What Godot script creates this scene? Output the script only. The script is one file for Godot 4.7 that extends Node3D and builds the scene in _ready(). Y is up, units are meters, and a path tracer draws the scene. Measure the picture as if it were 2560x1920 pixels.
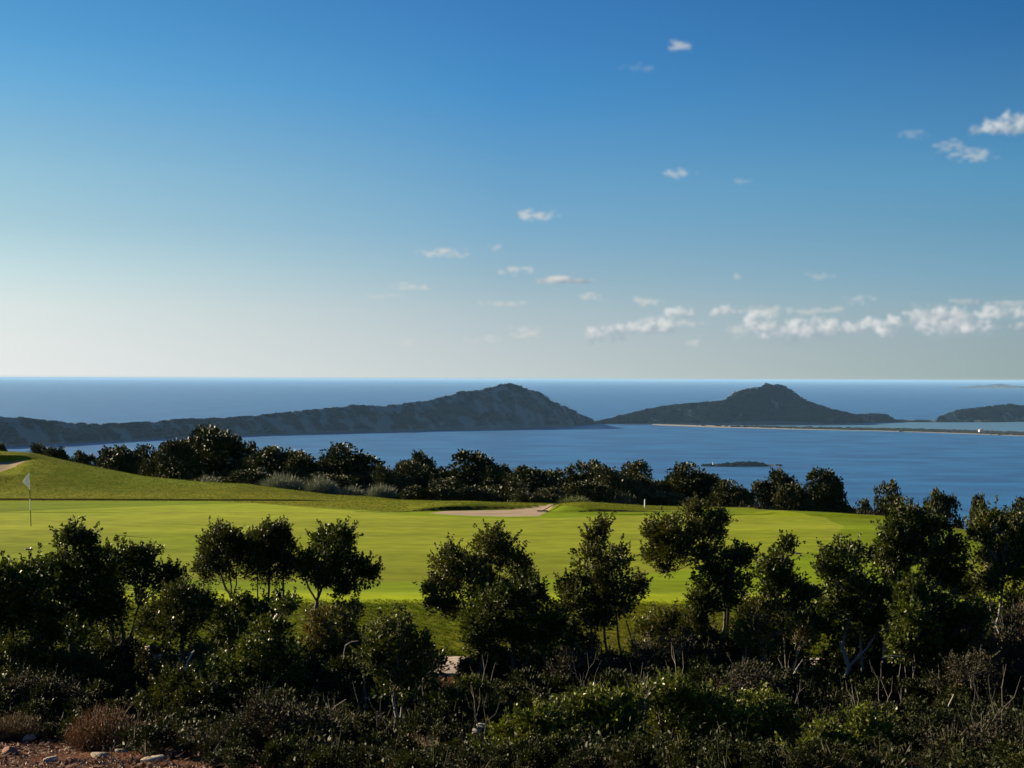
extends Node3D
# A golf green above a bay: foreground thicket, green with flagstick, tree line, sea, islands. Metres; y = 0 is the putting green, the sea lies at SEA.

const EYE := Vector3(0, 6.0, 0)
const SEA := -154.0
const F := 1480.0                     # focal length in pixels of a picture 1024 wide
const EXPOSURE := 3.0
const K := 0.46293

var cam_basis := Basis.IDENTITY
var noise := FastNoiseLite.new()
var rough_noise := FastNoiseLite.new()
var rng := RandomNumberGenerator.new()
var names := {}
var mats := {}

# ------------------------------------------------------------------ naming
func numbered(called: String) -> String:
	var n: int = names.get(called, 0)
	names[called] = n + 1
	return called if n == 0 else "%s_%03d" % [called, n]

func tag(o: Node3D, label: String, category := "", group := "", kind := "") -> Node3D:
	if label: o.set_meta("label", label)
	if category: o.set_meta("category", category)
	if group: o.set_meta("group", group)
	if kind: o.set_meta("kind", kind)
	return o

func thing(called: String, label: String, category: String, at: Vector3, group := "") -> Node3D:
	var o := Node3D.new()
	o.name = numbered(called)
	o.position = at
	add_child(o, true)
	tag(o, label, category, group)
	return o

func part(called: String, m: Mesh, mat: Material, parent: Node3D) -> MeshInstance3D:
	var o := MeshInstance3D.new()
	o.name = called if parent != self else numbered(called)
	o.mesh = m
	o.material_override = mat
	parent.add_child(o, true)
	return o

func structure(called: String, m: Mesh, mat: Material, label: String) -> MeshInstance3D:
	var o := part(called, m, mat, self)
	tag(o, label, "", "", "structure")
	return o

# ------------------------------------------------------------------ camera maths: where a point of the view lies at a depth
func P(xd: float, yd: float, d: float) -> Vector3:
	var v := cam_basis * Vector3((xd * K - 512.0) / F, -(yd * K - 384.0) / F, -1.0)
	return EYE + v * (d / -v.z)

func G(xd: float, yd: float) -> Vector3:      # the same, on the terrain
	var d := 12.0
	while d < 130.0:
		var p := P(xd, yd, d)
		if p.y <= ground_height(p.x, d): return Vector3(p.x, ground_height(p.x, d), -d)
		d += 0.05
	return P(xd, yd, 130.0)

func px(disp: float, d: float) -> float:      # a length in the view at a depth, in metres
	return disp * K / F * d

# ------------------------------------------------------------------ colour
func lin(r: float, g: float, b: float) -> Color:
	return Color(r / 255.0, g / 255.0, b / 255.0).srgb_to_linear()

func flat(called: String, albedo: Color, roughness := 0.8, specular := 0.5) -> StandardMaterial3D:
	if mats.has(called): return mats[called]
	var m := StandardMaterial3D.new()
	m.resource_name = called
	m.albedo_color = albedo.linear_to_srgb()
	m.roughness = roughness
	m.metallic_specular = specular
	mats[called] = m
	return m

func tinted(called: String, roughness := 0.8, specular := 0.5, glow_through := 0.0) -> StandardMaterial3D:
	var m := flat(called, Color.WHITE, roughness, specular)
	m.vertex_color_use_as_albedo = true
	m.cull_mode = BaseMaterial3D.CULL_DISABLED
	if glow_through > 0.0:
		m.backlight_enabled = true
		m.backlight = Color(glow_through, glow_through, glow_through * 0.5).linear_to_srgb()
	return m

func noise_texture(freq: float, size := 512, octaves := 4, seed_value := 3, normal := false, bump := 4.0) -> NoiseTexture2D:
	var n := FastNoiseLite.new()
	n.seed = seed_value
	n.frequency = freq
	n.fractal_octaves = octaves
	var t := NoiseTexture2D.new()
	t.width = size
	t.height = size
	t.seamless = true
	t.as_normal_map = normal
	t.bump_strength = bump
	t.noise = n
	return t

# ------------------------------------------------------------------ interpolation
func along(tab: Array, x: float) -> float:    # smooth curve through points
	var n := tab.size()
	if x <= tab[0][0]: return tab[0][1]
	if x >= tab[n - 1][0]: return tab[n - 1][1]
	var i := 0
	while tab[i + 1][0] < x: i += 1
	var x0: float = tab[i][0]
	var x1: float = tab[i + 1][0]
	var y0: float = tab[i][1]
	var y1: float = tab[i + 1][1]
	var s: float = (y1 - y0) / (x1 - x0)
	var sa: float = s if i == 0 else (y0 - tab[i - 1][1]) / (x0 - tab[i - 1][0])
	var sb: float = s if i + 2 >= n else (tab[i + 2][1] - y1) / (tab[i + 2][0] - x1)
	var ma := 0.0 if sa * s <= 0.0 else 2.0 * sa * s / (sa + s)
	var mb := 0.0 if sb * s <= 0.0 else 2.0 * sb * s / (sb + s)
	var h: float = x1 - x0
	var t: float = (x - x0) / h
	var t2 := t * t
	var t3 := t2 * t
	return (2 * t3 - 3 * t2 + 1) * y0 + (t3 - 2 * t2 + t) * h * ma + (-2 * t3 + 3 * t2) * y1 + (t3 - t2) * h * mb

func straight(tab: Array, x: float) -> float:
	var n := tab.size()
	if x <= tab[0][0]: return tab[0][1]
	for i in n - 1:
		if x <= tab[i + 1][0]:
			return lerpf(tab[i][1], tab[i + 1][1], (x - tab[i][0]) / (tab[i + 1][0] - tab[i][0]))
	return tab[n - 1][1]

# ------------------------------------------------------------------ the ground
var base_profile := [[-800.0, 3.0], [-60.0, 4.6], [-10.0, 4.6], [0.0, 4.4], [8.0, 3.3], [19.0, 1.0], [26.0, 0.12], [31.4, -0.50], [32.6, -0.62], [35.1, -0.62], [35.4, -0.5], [38.6, -0.04], [39.3, 0.06], [40.3, 0.05], [43.5, -0.15], [50.0, -0.10], [57.0, 0.02], [62.0, -0.02], [72.0, 0.0], [2000.0, 0.0]]
var back_edge := [[-40.0, 79.0], [-26.0, 76.0], [-14.0, 74.5], [-8.0, 72.5], [0.0, 70.5], [6.0, 69.0], [10.0, 68.0], [14.0, 66.0], [18.0, 62.0], [24.0, 57.0], [40.0, 55.0]]
var left_crest_line := []                     # [x, crest height] from the view, and its distance
var left_crest_away := [[-40.0, 84.0], [-26.0, 81.5], [-20.0, 79.0], [-12.0, 75.5], [-6.0, 72.5]]
var lip_left := []                            # [x, distance] of the turf lips over the sand
var lip_right := []
var lip_high := []
var bunker_left := []
var bunker_right := []

func bell(t: float) -> float:
	return 0.5 + 0.5 * cos(PI * clampf(t, -1.0, 1.0))

func ridge(h: float, x: float, d: float, crest: float, away: float, front: float, back: float) -> float:
	var b := bell((d - away) / (front if d < away else back))
	return lerpf(h, maxf(h, crest), b)

func lipped(h: float, d: float, lip: float, share: float, crest: float, away: float) -> float:
	if d < lip or crest < h: return h
	if d > away: return lerpf(h, crest, bell((d - away) / 3.0))
	var t := (d - lip) / maxf(away - lip, 0.2)
	return lerpf(h, lerpf(h + (crest - h) * share, crest, sin(t * PI * 0.5) * 0.5 + t * 0.5), smoothstep(0.0, 0.12, d - lip))

func flat_point(xd: float, yd: float, y := 0.0) -> Vector2:
	var p := P(xd, yd, 60.0)
	var t := (y - EYE.y) / (p.y - EYE.y)
	return Vector2(p.x * t, 60.0 * t)

func flat_line(list: Array, y := 0.0) -> Array:
	var out := []
	for q in list:
		var p := flat_point(q[0], q[1], y)
		out.append([p.x, p.y])
	return out

func ground_height(x: float, d: float) -> float:
	var h := along(base_profile, d)
	if d > 41.0:
		var f := d - straight(back_edge, x)
		if f > 0.0: h -= 0.02 * f * f if f < 5.0 else 0.5 + 0.17 * (f - 5.0)
		if x > 16.5 and d > 46.0: h -= 0.09 * minf(x - 16.5, 12.0) * smoothstep(46.0, 56.0, d)
		if d < 96.0:
			if x < -4.5:
				var c := straight(left_crest_line, x)
				var a := straight(left_crest_away, x)
				h = ridge(h, x, d, c, a, clampf(a - 72.3, 2.0, 8.5), 9.0)
				if x < -25.0 and d > 76.0:       # pot bunker near the top of the mound, a sharp lip behind it
					var e := smoothstep(-25.6, -27.2, x)
					h -= 0.34 * e * smoothstep(77.2, 78.0, d) * (1.0 - smoothstep(80.3, 80.5, d))
			if x > -9.0 and x < 3.2:
				h = lipped(h, d, straight(lip_left, x), 0.5 - 0.15 * smoothstep(0.0, 3.0, x), straight(bunker_left, x), 68.6)
			if x > 0.5 and x < 11.5:
				h = lipped(h, d, straight(lip_right, x), straight(lip_high, x), straight(bunker_right, x), 68.2)
			# low turf lip behind the left and right of the green
			if x < -8.0: h += 0.085 * smoothstep(72.15, 72.23, d) * smoothstep(-8.0, -11.0, x) * (1.0 - smoothstep(73.0, 76.0, d))
			if x > 10.0 and x < 18.0:
				var lip := 66.6 - 0.42 * (x - 10.0)
				h += 0.11 * smoothstep(lip - 0.1, lip + 0.1, d) * smoothstep(10.0, 12.0, x) * (1.0 - smoothstep(lip + 0.8, lip + 2.5, d))
		if d < 66.0 and x < 20.0:
			h += (0.17 * noise.get_noise_2d(x * 4.0, d * 8.0) + 0.035 * noise.get_noise_2d(x * 11.0 + 700.0, d * 24.0)) * smoothstep(41.0, 46.0, d)
	elif d < 32.3:
		h += 0.14 * noise.get_noise_2d(x * 14.0, d * 14.0) * smoothstep(3.0, 10.0, d)
	if absf(x) > 60.0: h -= (absf(x) - 60.0) * 0.06
	return maxf(h, SEA - 6.0)

func soil_tone(x: float, d: float) -> Color:
	if d > 60.0: return Color(0.07, 0.07, 0.035).lerp(Color(0.10, 0.085, 0.05), 0.5 + 0.5 * noise.get_noise_2d(x, d))
	var t := clampf(0.5 + 0.9 * noise.get_noise_2d(x * 30.0, d * 30.0), 0.0, 1.0)
	return Color(0.034, 0.010, 0.004).lerp(Color(0.075, 0.023, 0.009), t)

func ground_mesh(ds: Array, xs: Array, colored := false) -> ArrayMesh:
	var v := PackedVector3Array()
	var uv := PackedVector2Array()
	var col := PackedColorArray()
	var ix := PackedInt32Array()
	var w := xs.size()
	for d in ds:
		for x in xs:
			v.append(Vector3(x, ground_height(x, d), -d))
			uv.append(Vector2((x + 40.0) / 80.0, (d - 35.0) / 65.0))
			if colored: col.append(soil_tone(x, d))
	for j in ds.size() - 1:
		for i in w - 1:
			var a := j * w + i
			ix.append_array(PackedInt32Array([a, a + w, a + 1, a + 1, a + w, a + w + 1]))
	return grid_mesh(v, uv, col, ix)

func grid_mesh(v: PackedVector3Array, uv: PackedVector2Array, col: PackedColorArray, ix: PackedInt32Array) -> ArrayMesh:
	var n := PackedVector3Array()
	n.resize(v.size())
	for t in range(0, ix.size(), 3):
		var c := (v[ix[t + 2]] - v[ix[t]]).cross(v[ix[t + 1]] - v[ix[t]])
		n[ix[t]] += c
		n[ix[t + 1]] += c
		n[ix[t + 2]] += c
	for k in n.size(): n[k] = n[k].normalized()
	var a := []
	a.resize(Mesh.ARRAY_MAX)
	a[Mesh.ARRAY_VERTEX] = v
	a[Mesh.ARRAY_NORMAL] = n
	if uv.size(): a[Mesh.ARRAY_TEX_UV] = uv
	if col.size(): a[Mesh.ARRAY_COLOR] = col
	a[Mesh.ARRAY_INDEX] = ix
	var m := ArrayMesh.new()
	m.add_surface_from_arrays(Mesh.PRIMITIVE_TRIANGLES, a)
	return m

func steps(stops: Array) -> Array:            # [[from, step], ..., [end, 0]]
	var out := []
	for i in stops.size() - 1:
		var a: float = stops[i][0]
		var b: float = stops[i + 1][0]
		var n := maxi(1, roundi((b - a) / stops[i][1]))
		for k in n: out.append(a + (b - a) * k / n)
	out.append(stops[-1][0])
	return out

# ------------------------------------------------------------------ leaves and wood, collected into plain arrays
class Heap:
	var v := PackedVector3Array()
	var n := PackedVector3Array()
	var c := PackedColorArray()
	var i := PackedInt32Array()

	func leaf(p: Vector3, dir: Vector3, nrm: Vector3, length: float, width: float, col: Color) -> void:
		var side := nrm.cross(dir) * (width * 0.5)
		var k := v.size()
		v.append(p)
		v.append(p + dir * (length * 0.45) + side + nrm * (width * 0.16))
		v.append(p + dir * length)
		v.append(p + dir * (length * 0.45) - side + nrm * (width * 0.16))
		for q in 4:
			n.append(nrm)
			c.append(col)
		i.append(k); i.append(k + 1); i.append(k + 2)
		i.append(k); i.append(k + 2); i.append(k + 3)

	func tube(path: Array, radii: Array, sides := 6, col := Color.WHITE) -> void:
		var up := Vector3(0.3, 0.1, 0.95)
		var k := v.size()
		for j in path.size():
			var t: Vector3 = (path[mini(j + 1, path.size() - 1)] - path[maxi(j - 1, 0)]).normalized()
			var a := t.cross(up).normalized()
			if a.length_squared() < 0.5: a = Vector3.RIGHT
			var b := t.cross(a)
			for s in sides:
				var w := TAU * s / sides
				var o := a * cos(w) + b * sin(w)
				v.append(path[j] + o * radii[j])
				n.append(o)
				c.append(col)
		for j in path.size() - 1:
			for s in sides:
				var p := k + j * sides + s
				var q := k + j * sides + (s + 1) % sides
				i.append(p); i.append(p + sides); i.append(q)
				i.append(q); i.append(p + sides); i.append(q + sides)

	func mesh() -> ArrayMesh:
		var a := []
		a.resize(Mesh.ARRAY_MAX)
		a[Mesh.ARRAY_VERTEX] = v
		a[Mesh.ARRAY_NORMAL] = n
		a[Mesh.ARRAY_COLOR] = c
		a[Mesh.ARRAY_INDEX] = i
		var m := ArrayMesh.new()
		m.add_surface_from_arrays(Mesh.PRIMITIVE_TRIANGLES, a)
		return m

func any_dir() -> Vector3:
	var z := rng.randf_range(-1.0, 1.0)
	var a := rng.randf() * TAU
	var r := sqrt(1.0 - z * z)
	return Vector3(r * cos(a), z, r * sin(a))

func bent_path(a: Vector3, b: Vector3, wobble: float, n := 4) -> Array:
	var out := []
	var off := any_dir() * wobble * a.distance_to(b)
	for k in n + 1:
		var t := float(k) / n
		out.append(a.lerp(b, t) + off * sin(PI * t) + any_dir() * wobble * 0.25 * a.distance_to(b) * sin(PI * t))
	return out

func tapered(n: int, r0: float, r1: float) -> Array:
	var out := []
	for k in n: out.append(lerpf(r0, r1, float(k) / maxf(1.0, n - 1.0)))
	return out

# A crown out of lobes [centre, radii]: clumps of leaves near each lobe's skin, some inside. style: leaf length, width, clump size, leaves per clump, cover, up, spread of colour
func crown_heap(h: Heap, lobes: Array, st: Dictionary, twigs: Heap = null, roots: Array = []) -> void:
	var ll: float = st.len
	var lw: float = st.wid
	var cs: float = st.clump
	var per: int = st.per
	var cover: float = st.cover
	var up: float = st.get("up", 0.35)
	var ca: Color = st.a
	var cb: Color = st.b
	var cc: Color = st.get("c", st.b)
	var bark: Color = st.get("bark", Color(0.13, 0.11, 0.09))
	var gap: float = 26.0 / cs
	for l in lobes:
		var c: Vector3 = l[0]
		var r: Vector3 = l[1]
		var area: float = 4.0 * PI * pow((pow(r.x * r.y, 1.6) + pow(r.x * r.z, 1.6) + pow(r.y * r.z, 1.6)) / 3.0, 1.0 / 1.6)
		var count := int(area * cover / (ll * lw * 0.55 * per)) + 3
		var root := c - Vector3(0, r.y * 0.7, 0)
		if roots.size():
			var best: Vector3 = roots[0]
			for q in roots:
				if q.distance_squared_to(c) < best.distance_squared_to(c): best = q
			root = best
		if twigs:
			var limb := bent_path(root, c, 0.12, 5)
			twigs.tube(limb, tapered(6, minf(0.022, r.y * 0.06), 0.008), 5, bark)
		for k in count:
			var u := any_dir()
			if u.y < -0.35 and rng.randf() < 0.55: u.y = -u.y
			var surf := c + Vector3(u.x * r.x, u.y * r.y, u.z * r.z)
			var g := noise.get_noise_3d(surf.x * gap, surf.y * gap, surf.z * gap)
			if g < -0.08 and rng.randf() < 0.85: continue
			var f := clampf(lerpf(0.55, 1.0, sqrt(rng.randf())) + 0.42 * g, 0.15, 1.25)
			var q := c + (surf - c) * f
			var out := (q - c) / r.length() * 1.6
			if twigs and k % 3 == 0:
				twigs.tube(bent_path(c + (q - c) * 0.15 - Vector3(0, r.y * 0.1, 0), q, 0.1, 3), tapered(4, 0.007, 0.003), 3, bark)
			var tone := clampf(0.5 + 1.0 * noise.get_noise_3d(q.x * gap * 0.7, q.y * gap * 0.7 + 91.0, q.z * gap * 0.7) + rng.randf_range(-0.25, 0.25), 0.0, 1.0)
			var base := ca.lerp(cb, tone)
			if rng.randf() < st.get("dry", 0.0): base = cc
			for m in per:
				var o := any_dir()
				var p := q + o * cs * pow(rng.randf(), 0.5)
				var dir := (o * 0.8 + out * 0.7 + Vector3(0, up, 0) + any_dir() * 0.5).normalized()
				var nr := (any_dir() + Vector3(0, 0.7, 0) + out * 0.3)
				nr = (nr - dir * nr.dot(dir)).normalized()
				var s := rng.randf_range(0.5, 1.3)
				h.leaf(p, dir, nr, ll * s, lw * s, base * rng.randf_range(0.75, 1.25))
		# shoots that stand out of the crown's outline
		for k in int(st.get("shoots", 7)):
			var u := any_dir()
			u.y = absf(u.y) if rng.randf() < 0.75 else u.y
			var foot := c + Vector3(u.x * r.x, u.y * r.y, u.z * r.z) * 0.85
			var way := (u * 0.8 + Vector3(0, 0.55 + up * 0.5, 0) + any_dir() * 0.45).normalized()
			var long: float = cs * rng.randf_range(1.4, 3.4)
			if twigs: twigs.tube([foot, foot + way * long * 0.5, foot + way * long], [0.005, 0.004, 0.002], 3, bark)
			var base := ca.lerp(cb, rng.randf_range(0.3, 1.0))
			for m in int(long / ll * 5.0):
				var t := rng.randf_range(0.1, 1.0)
				var dir := (way * 0.6 + any_dir()).normalized()
				var nr := any_dir() + Vector3(0, 0.5, 0)
				nr = (nr - dir * nr.dot(dir)).normalized()
				h.leaf(foot + way * long * t, dir, nr, ll * rng.randf_range(0.6, 1.1), lw * rng.randf_range(0.6, 1.1), base * rng.randf_range(0.75, 1.25))

# thin blades that rise and spread from a base: grassy and broom-like shrubs
func broom_heap(h: Heap, size: Vector3, blades: int, length: float, width: float, ca: Color, cb: Color, leafy := 0) -> void:
	for k in blades:
		var a := rng.randf() * TAU
		var f := sqrt(rng.randf())
		var foot := Vector3(cos(a) * size.x * f * 0.55, 0, sin(a) * size.z * f * 0.55)
		var tall := size.y * (1.0 - 0.55 * f * f) * rng.randf_range(0.45, 1.05)
		var tip := Vector3(cos(a) * size.x * f, tall, sin(a) * size.z * f) + any_dir() * length * 0.3
		var s := foot.lerp(tip, rng.randf_range(0.0, 0.75))
		var dir := (tip - foot).normalized() * 0.8 + any_dir() * 0.35
		dir = dir.normalized()
		var nr := any_dir()
		nr = (nr - dir * nr.dot(dir)).normalized()
		var col := ca.lerp(cb, rng.randf()) * rng.randf_range(0.8, 1.2)
		h.leaf(s, dir, nr, length * rng.randf_range(0.6, 1.2), width, col)
		for q in leafy:
			var d2 := (dir + any_dir() * 0.9).normalized()
			var n2 := any_dir()
			n2 = (n2 - d2 * n2.dot(d2)).normalized()
			h.leaf(s + dir * length * rng.randf(), d2, n2, width * 4.5, width * 2.2, col * 1.1)

# ------------------------------------------------------------------ foreground plants, laid out from the view
var styles := {}

func lobes_at(raw: Array, d: float, origin: Vector3) -> Array:
	var out := []
	for l in raw:
		var dd: float = d + rng.randf_range(-0.3, 0.3)
		var rx := px(l[2], dd)
		var ry := px(l[3], dd)
		var rz := minf(rx, ry * 1.2) * 0.95
		var c := P(l[0], l[1], dd) - origin
		out.append([c, Vector3(rx, ry, rz) * 0.82])
		for k in 3:                            # smaller heads break the roundness
			var u := any_dir()
			u.y = absf(u.y) * 1.1 if rng.randf() < 0.7 else u.y
			out.append([c + Vector3(u.x * rx, u.y * ry * 0.85, u.z * rz) * 0.68, Vector3(rx, ry * rng.randf_range(0.8, 1.3), rz) * rng.randf_range(0.26, 0.42)])
	return out

func tree(called: String, label: String, category: String, d: float, foot_x: float, raw: Array, stems: Array, style: String, seed_value: int, group := "") -> Node3D:
	rng.seed = seed_value
	var fp := P(foot_x, 1400.0, d)
	var origin := Vector3(fp.x, ground_height(fp.x, d) - 0.03, -d)
	var t := thing(called, label, category, origin, group)
	var st: Dictionary = styles[style]
	var bark: Color = st.get("bark", Color(0.13, 0.11, 0.09))
	var roots := []
	var first := true
	for s in stems:                           # [[x, y, radius], ...] from the ground upwards
		var h := Heap.new()
		var path := []
		var radii := []
		for q in s:
			path.append(P(q[0], q[1], d) - origin + Vector3(0, 0, rng.randf_range(-0.06, 0.06)))
			radii.append(q[2])
		var foot: Vector3 = path[0]
		if foot.y > 0.05:
			path.push_front(Vector3(foot.x * 0.9, -0.05, foot.z))
			radii.push_front(radii[0] * 1.2)
		var smooth := []
		var smooth_r := []
		for j in path.size() - 1:
			for k in 3:
				var u := k / 3.0
				smooth.append(path[j].lerp(path[j + 1], u) + any_dir() * radii[j] * 0.5)
				smooth_r.append(lerpf(radii[j], radii[j + 1], u))
		smooth.append(path[-1])
		smooth_r.append(radii[-1])
		h.tube(smooth, smooth_r, 7, bark)
		part("trunk", h.mesh(), tinted("bark", 0.85, 0.35), t)
		roots.append(path[-1])
		if path.size() > 2: roots.append(path[path.size() - 2])
		first = false
	var leaves := Heap.new()
	var wood := Heap.new()
	var lobes := lobes_at(raw, d, origin)
	crown_heap(leaves, lobes, st, wood, roots)
	if stems.size() == 0:
		for k in range(0, lobes.size(), 4):
			var l: Array = lobes[k]
			wood.tube(bent_path(Vector3(l[0].x * 0.5, -0.05, l[0].z * 0.5), l[0], 0.1, 4), tapered(5, 0.016, 0.006), 5, bark)
	part("branches", wood.mesh(), tinted("bark", 0.85, 0.35), t)
	part("crown" if stems.size() else "foliage", leaves.mesh(), tinted("leaf_" + st.get("mat", "glossy"), st.get("rough", 0.45), st.get("spec", 0.25), st.get("through", 0.5)), t)
	return t

func broom(called: String, label: String, category: String, d: float, xd: float, half: float, top: float, ca: Color, cb: Color, blades: int, length: float, width: float, leafy: int, seed_value: int, group := "") -> Node3D:
	rng.seed = seed_value
	var fp := P(xd, 1400.0, d)
	var origin := Vector3(fp.x, ground_height(fp.x, d) - 0.03, -d)
	var t := thing(called, label, category, origin, group)
	var h := Heap.new()
	var tall := P(xd, top, d).y - origin.y
	broom_heap(h, Vector3(px(half, d), tall, px(half, d) * 0.85), blades, length, width, ca, cb, leafy)
	part("foliage", h.mesh(), tinted("leaf_dull", 0.75, 0.35, 0.14), t)
	var w := Heap.new()
	for k in 14:
		var a := rng.randf() * TAU
		var r := px(half, d) * rng.randf_range(0.2, 0.8)
		w.tube(bent_path(Vector3(cos(a) * r * 0.2, -0.04, sin(a) * r * 0.2), Vector3(cos(a) * r, tall * rng.randf_range(0.4, 0.95), sin(a) * r), 0.1, 4), tapered(5, 0.008, 0.003), 4, ca * 0.8)
	part("stems", w.mesh(), tinted("bark", 0.85, 0.35), t)
	return t

# a rock: a sphere pushed about by noise and cut by a few flat faces
func rock(label: String, at: Vector3, size: Vector3, col: Color, seed_value: int, called := "rock", category := "rock", group := "") -> Node3D:
	rng.seed = seed_value
	var cuts := []
	for k in 16: cuts.append([any_dir(), rng.randf_range(0.55, 0.85)])
	var v := PackedVector3Array()
	var c := PackedColorArray()
	var ix := PackedInt32Array()
	var nu := 22
	var nv := 13
	for j in nv + 1:
		for i in nu:
			var th := PI * j / nv
			var ph := TAU * i / nu
			var u := Vector3(sin(th) * cos(ph), cos(th), sin(th) * sin(ph))
			var r := 1.0 + 0.22 * rough_noise.get_noise_3d(u.x * 60 + seed_value * 37, u.y * 60, u.z * 60)
			for q in cuts:
				var along_cut: float = u.dot(q[0])
				if along_cut * r > q[1]: r = lerpf(r, q[1] / along_cut, 0.85)
			v.append(u * r * size)
			var t := 0.5 + 0.5 * noise.get_noise_3d(u.x * 130 + seed_value * 11, u.y * 130, u.z * 130)
			c.append(col * lerpf(0.65, 1.2, t))
	for j in nv:
		for i in nu:
			var a := j * nu + i
			var b := j * nu + (i + 1) % nu
			ix.append_array(PackedInt32Array([a, b, a + nu, b, b + nu, a + nu]))
	var o := part(called, grid_mesh(v, PackedVector2Array(), c, ix), tinted("stone", 0.9, 0.35), self)
	o.position = at
	o.rotation.y = rng.randf() * TAU
	tag(o, label, category, group)
	return o

# ------------------------------------------------------------------ islands
# crest and shore as seen from the green: [x, y] of the view; the shore gives the distance, because it lies on the sea
func shore_away(xd: float, yd: float) -> float:
	var v := cam_basis * Vector3((xd * K - 512.0) / F, -(yd * K - 384.0) / F, -1.0)
	return (SEA - EYE.y) / v.y

func island(called: String, label: String, category: String, crest: Array, shore: Array, run: float, rock_share: float, columns: int, seed_value: int, cover: int) -> Node3D:
	rng.seed = seed_value
	var x0: float = crest[0][0]
	var x1: float = crest[-1][0]
	var mid := (x0 + x1) * 0.5
	var d0 := shore_away(mid, straight(shore, mid))
	var origin := P(mid, straight(shore, mid), d0)
	origin.y = SEA
	var t := thing(called, label, category, origin)
	var rows := 46
	var v := PackedVector3Array()
	var c := PackedColorArray()
	var ix := PackedInt32Array()
	var scrub := Color(0.016, 0.028, 0.025)  # scrub tones kept dark and bluish, painting in part of the haze
	var scrub2 := Color(0.030, 0.044, 0.038)
	var stone := lin(172, 160, 140)
	var sites := []
	for i in columns + 1:
		var xd := lerpf(x0, x1, float(i) / columns)
		var ds := shore_away(xd, straight(shore, xd))
		var dc := ds + run
		var top := maxf(P(xd, straight(crest, xd), dc).y - SEA, 1.0)
		dc = ds + minf(run, top * 1.45 + 10.0)
		top = maxf(P(xd, straight(crest, xd), dc).y - SEA, 1.0)
		var wide := dc - ds
		for j in rows + 1:
			var f := float(j) / rows * 2.15     # 0 shore, 1 crest, 2.15 the far shore
			var d := ds + wide * f
			var y := 0.0
			var rise := 0.0
			if f < 1.0:
				rise = pow(f, 0.85)
			else:
				rise = 1.0 - smoothstep(0.0, 1.0, (f - 1.0) / 1.15)
			var p := P(xd, 800.0, d)
			var gully := rough_noise.get_noise_2d(p.x * 0.35, p.z * 0.12) * 0.55 + noise.get_noise_2d(p.x * 0.9, p.z * 0.5) * 0.4
			y = top * rise + gully * minf(top * 0.15, 9.0) * sin(PI * clampf(f / 2.15, 0.0, 1.0)) * (0.12 if absf(f - 1.0) < 0.04 else clampf(absf(f - 1.0) * 3.0, 0.12, 1.0))
			y += rough_noise.get_noise_2d(p.x * 1.2, p.z * 1.2) * minf(2.5, top * 0.15)
			if j == 0 or j == rows: y = -4.0
			v.append(Vector3(p.x, SEA + y, p.z) - origin)
			var bare := smoothstep(0.5 - rock_share, 0.75 - rock_share, 0.5 + 0.6 * rough_noise.get_noise_2d(p.x * 0.5 + 300.0, p.z * 0.5) + 0.35 * noise.get_noise_2d(p.x * 2.4, p.z * 2.4))
			if f < 0.06 or f > 2.05: bare = maxf(bare, 0.7)
			var k := scrub.lerp(scrub2, 0.5 + 0.5 * noise.get_noise_2d(p.x * 0.8, p.z * 0.8)).lerp(stone * Color(0.8, 0.95, 1.1), bare * 0.36)  # stone tinted grey-blue as painted haze
			c.append(k)
			if f > 0.07 and f < 1.12 and bare < 0.4 and rng.randf() < 0.5: sites.append(Vector3(p.x, SEA + y, p.z) - origin)
	for i in columns:
		for j in rows:
			var a: int = i * (rows + 1) + j
			var b := a + rows + 1
			ix.append_array(PackedInt32Array([a, a + 1, b, b, a + 1, b + 1]))
	part("hillside", grid_mesh(v, PackedVector2Array(), c, ix), tinted("island", 0.95, 0.2), t)
	if cover > 0 and sites.size():
		tag(scrub_cover(t, sites, cover, Vector2(2.2, 4.4), Color(0.014, 0.026, 0.022), Color(0.030, 0.044, 0.036)), "", "", "", "stuff")
	return t

func scrub_cover(parent: Node3D, sites: Array, cover: int, size: Vector2, ca: Color, cb: Color) -> MultiMeshInstance3D:
	var mm := MultiMesh.new()
	mm.transform_format = MultiMesh.TRANSFORM_3D
	mm.use_colors = true
	mm.mesh = bush_blob()
	mm.instance_count = cover
	for k in cover:
		var s: Vector3 = sites[rng.randi() % sites.size()] + Vector3(rng.randf_range(-5, 5), 0, rng.randf_range(-5, 5))
		var w := rng.randf_range(size.x, size.y)
		mm.set_instance_transform(k, Transform3D(Basis(Vector3.UP, rng.randf() * TAU).scaled(Vector3(w, w * rng.randf_range(0.6, 1.0), w)), s))
		mm.set_instance_color(k, ca.lerp(cb, rng.randf()) * rng.randf_range(0.8, 1.2))
	var o := MultiMeshInstance3D.new()
	o.name = "scrub"
	o.multimesh = mm
	o.material_override = tinted("scrub", 0.95, 0.15)
	parent.add_child(o, true)
	return o

var blob_mesh: ArrayMesh
func bush_blob() -> ArrayMesh:                # a far bush: a few dozen leafy facets about a dome
	if blob_mesh: return blob_mesh
	var keep := rng.state
	rng.seed = 71
	var h := Heap.new()
	for k in 60:
		var u := any_dir()
		u.y = absf(u.y)
		var p := Vector3(u.x, u.y * 0.9 - 0.1, u.z) * rng.randf_range(0.65, 0.95)
		var dir := (any_dir() + u * 0.4).normalized()
		var nr := (u - dir * u.dot(dir)).normalized()
		h.leaf(p - dir * 0.3, dir, nr, 0.65, 0.55, Color.WHITE)
	blob_mesh = h.mesh()
	rng.state = keep
	return blob_mesh

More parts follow.
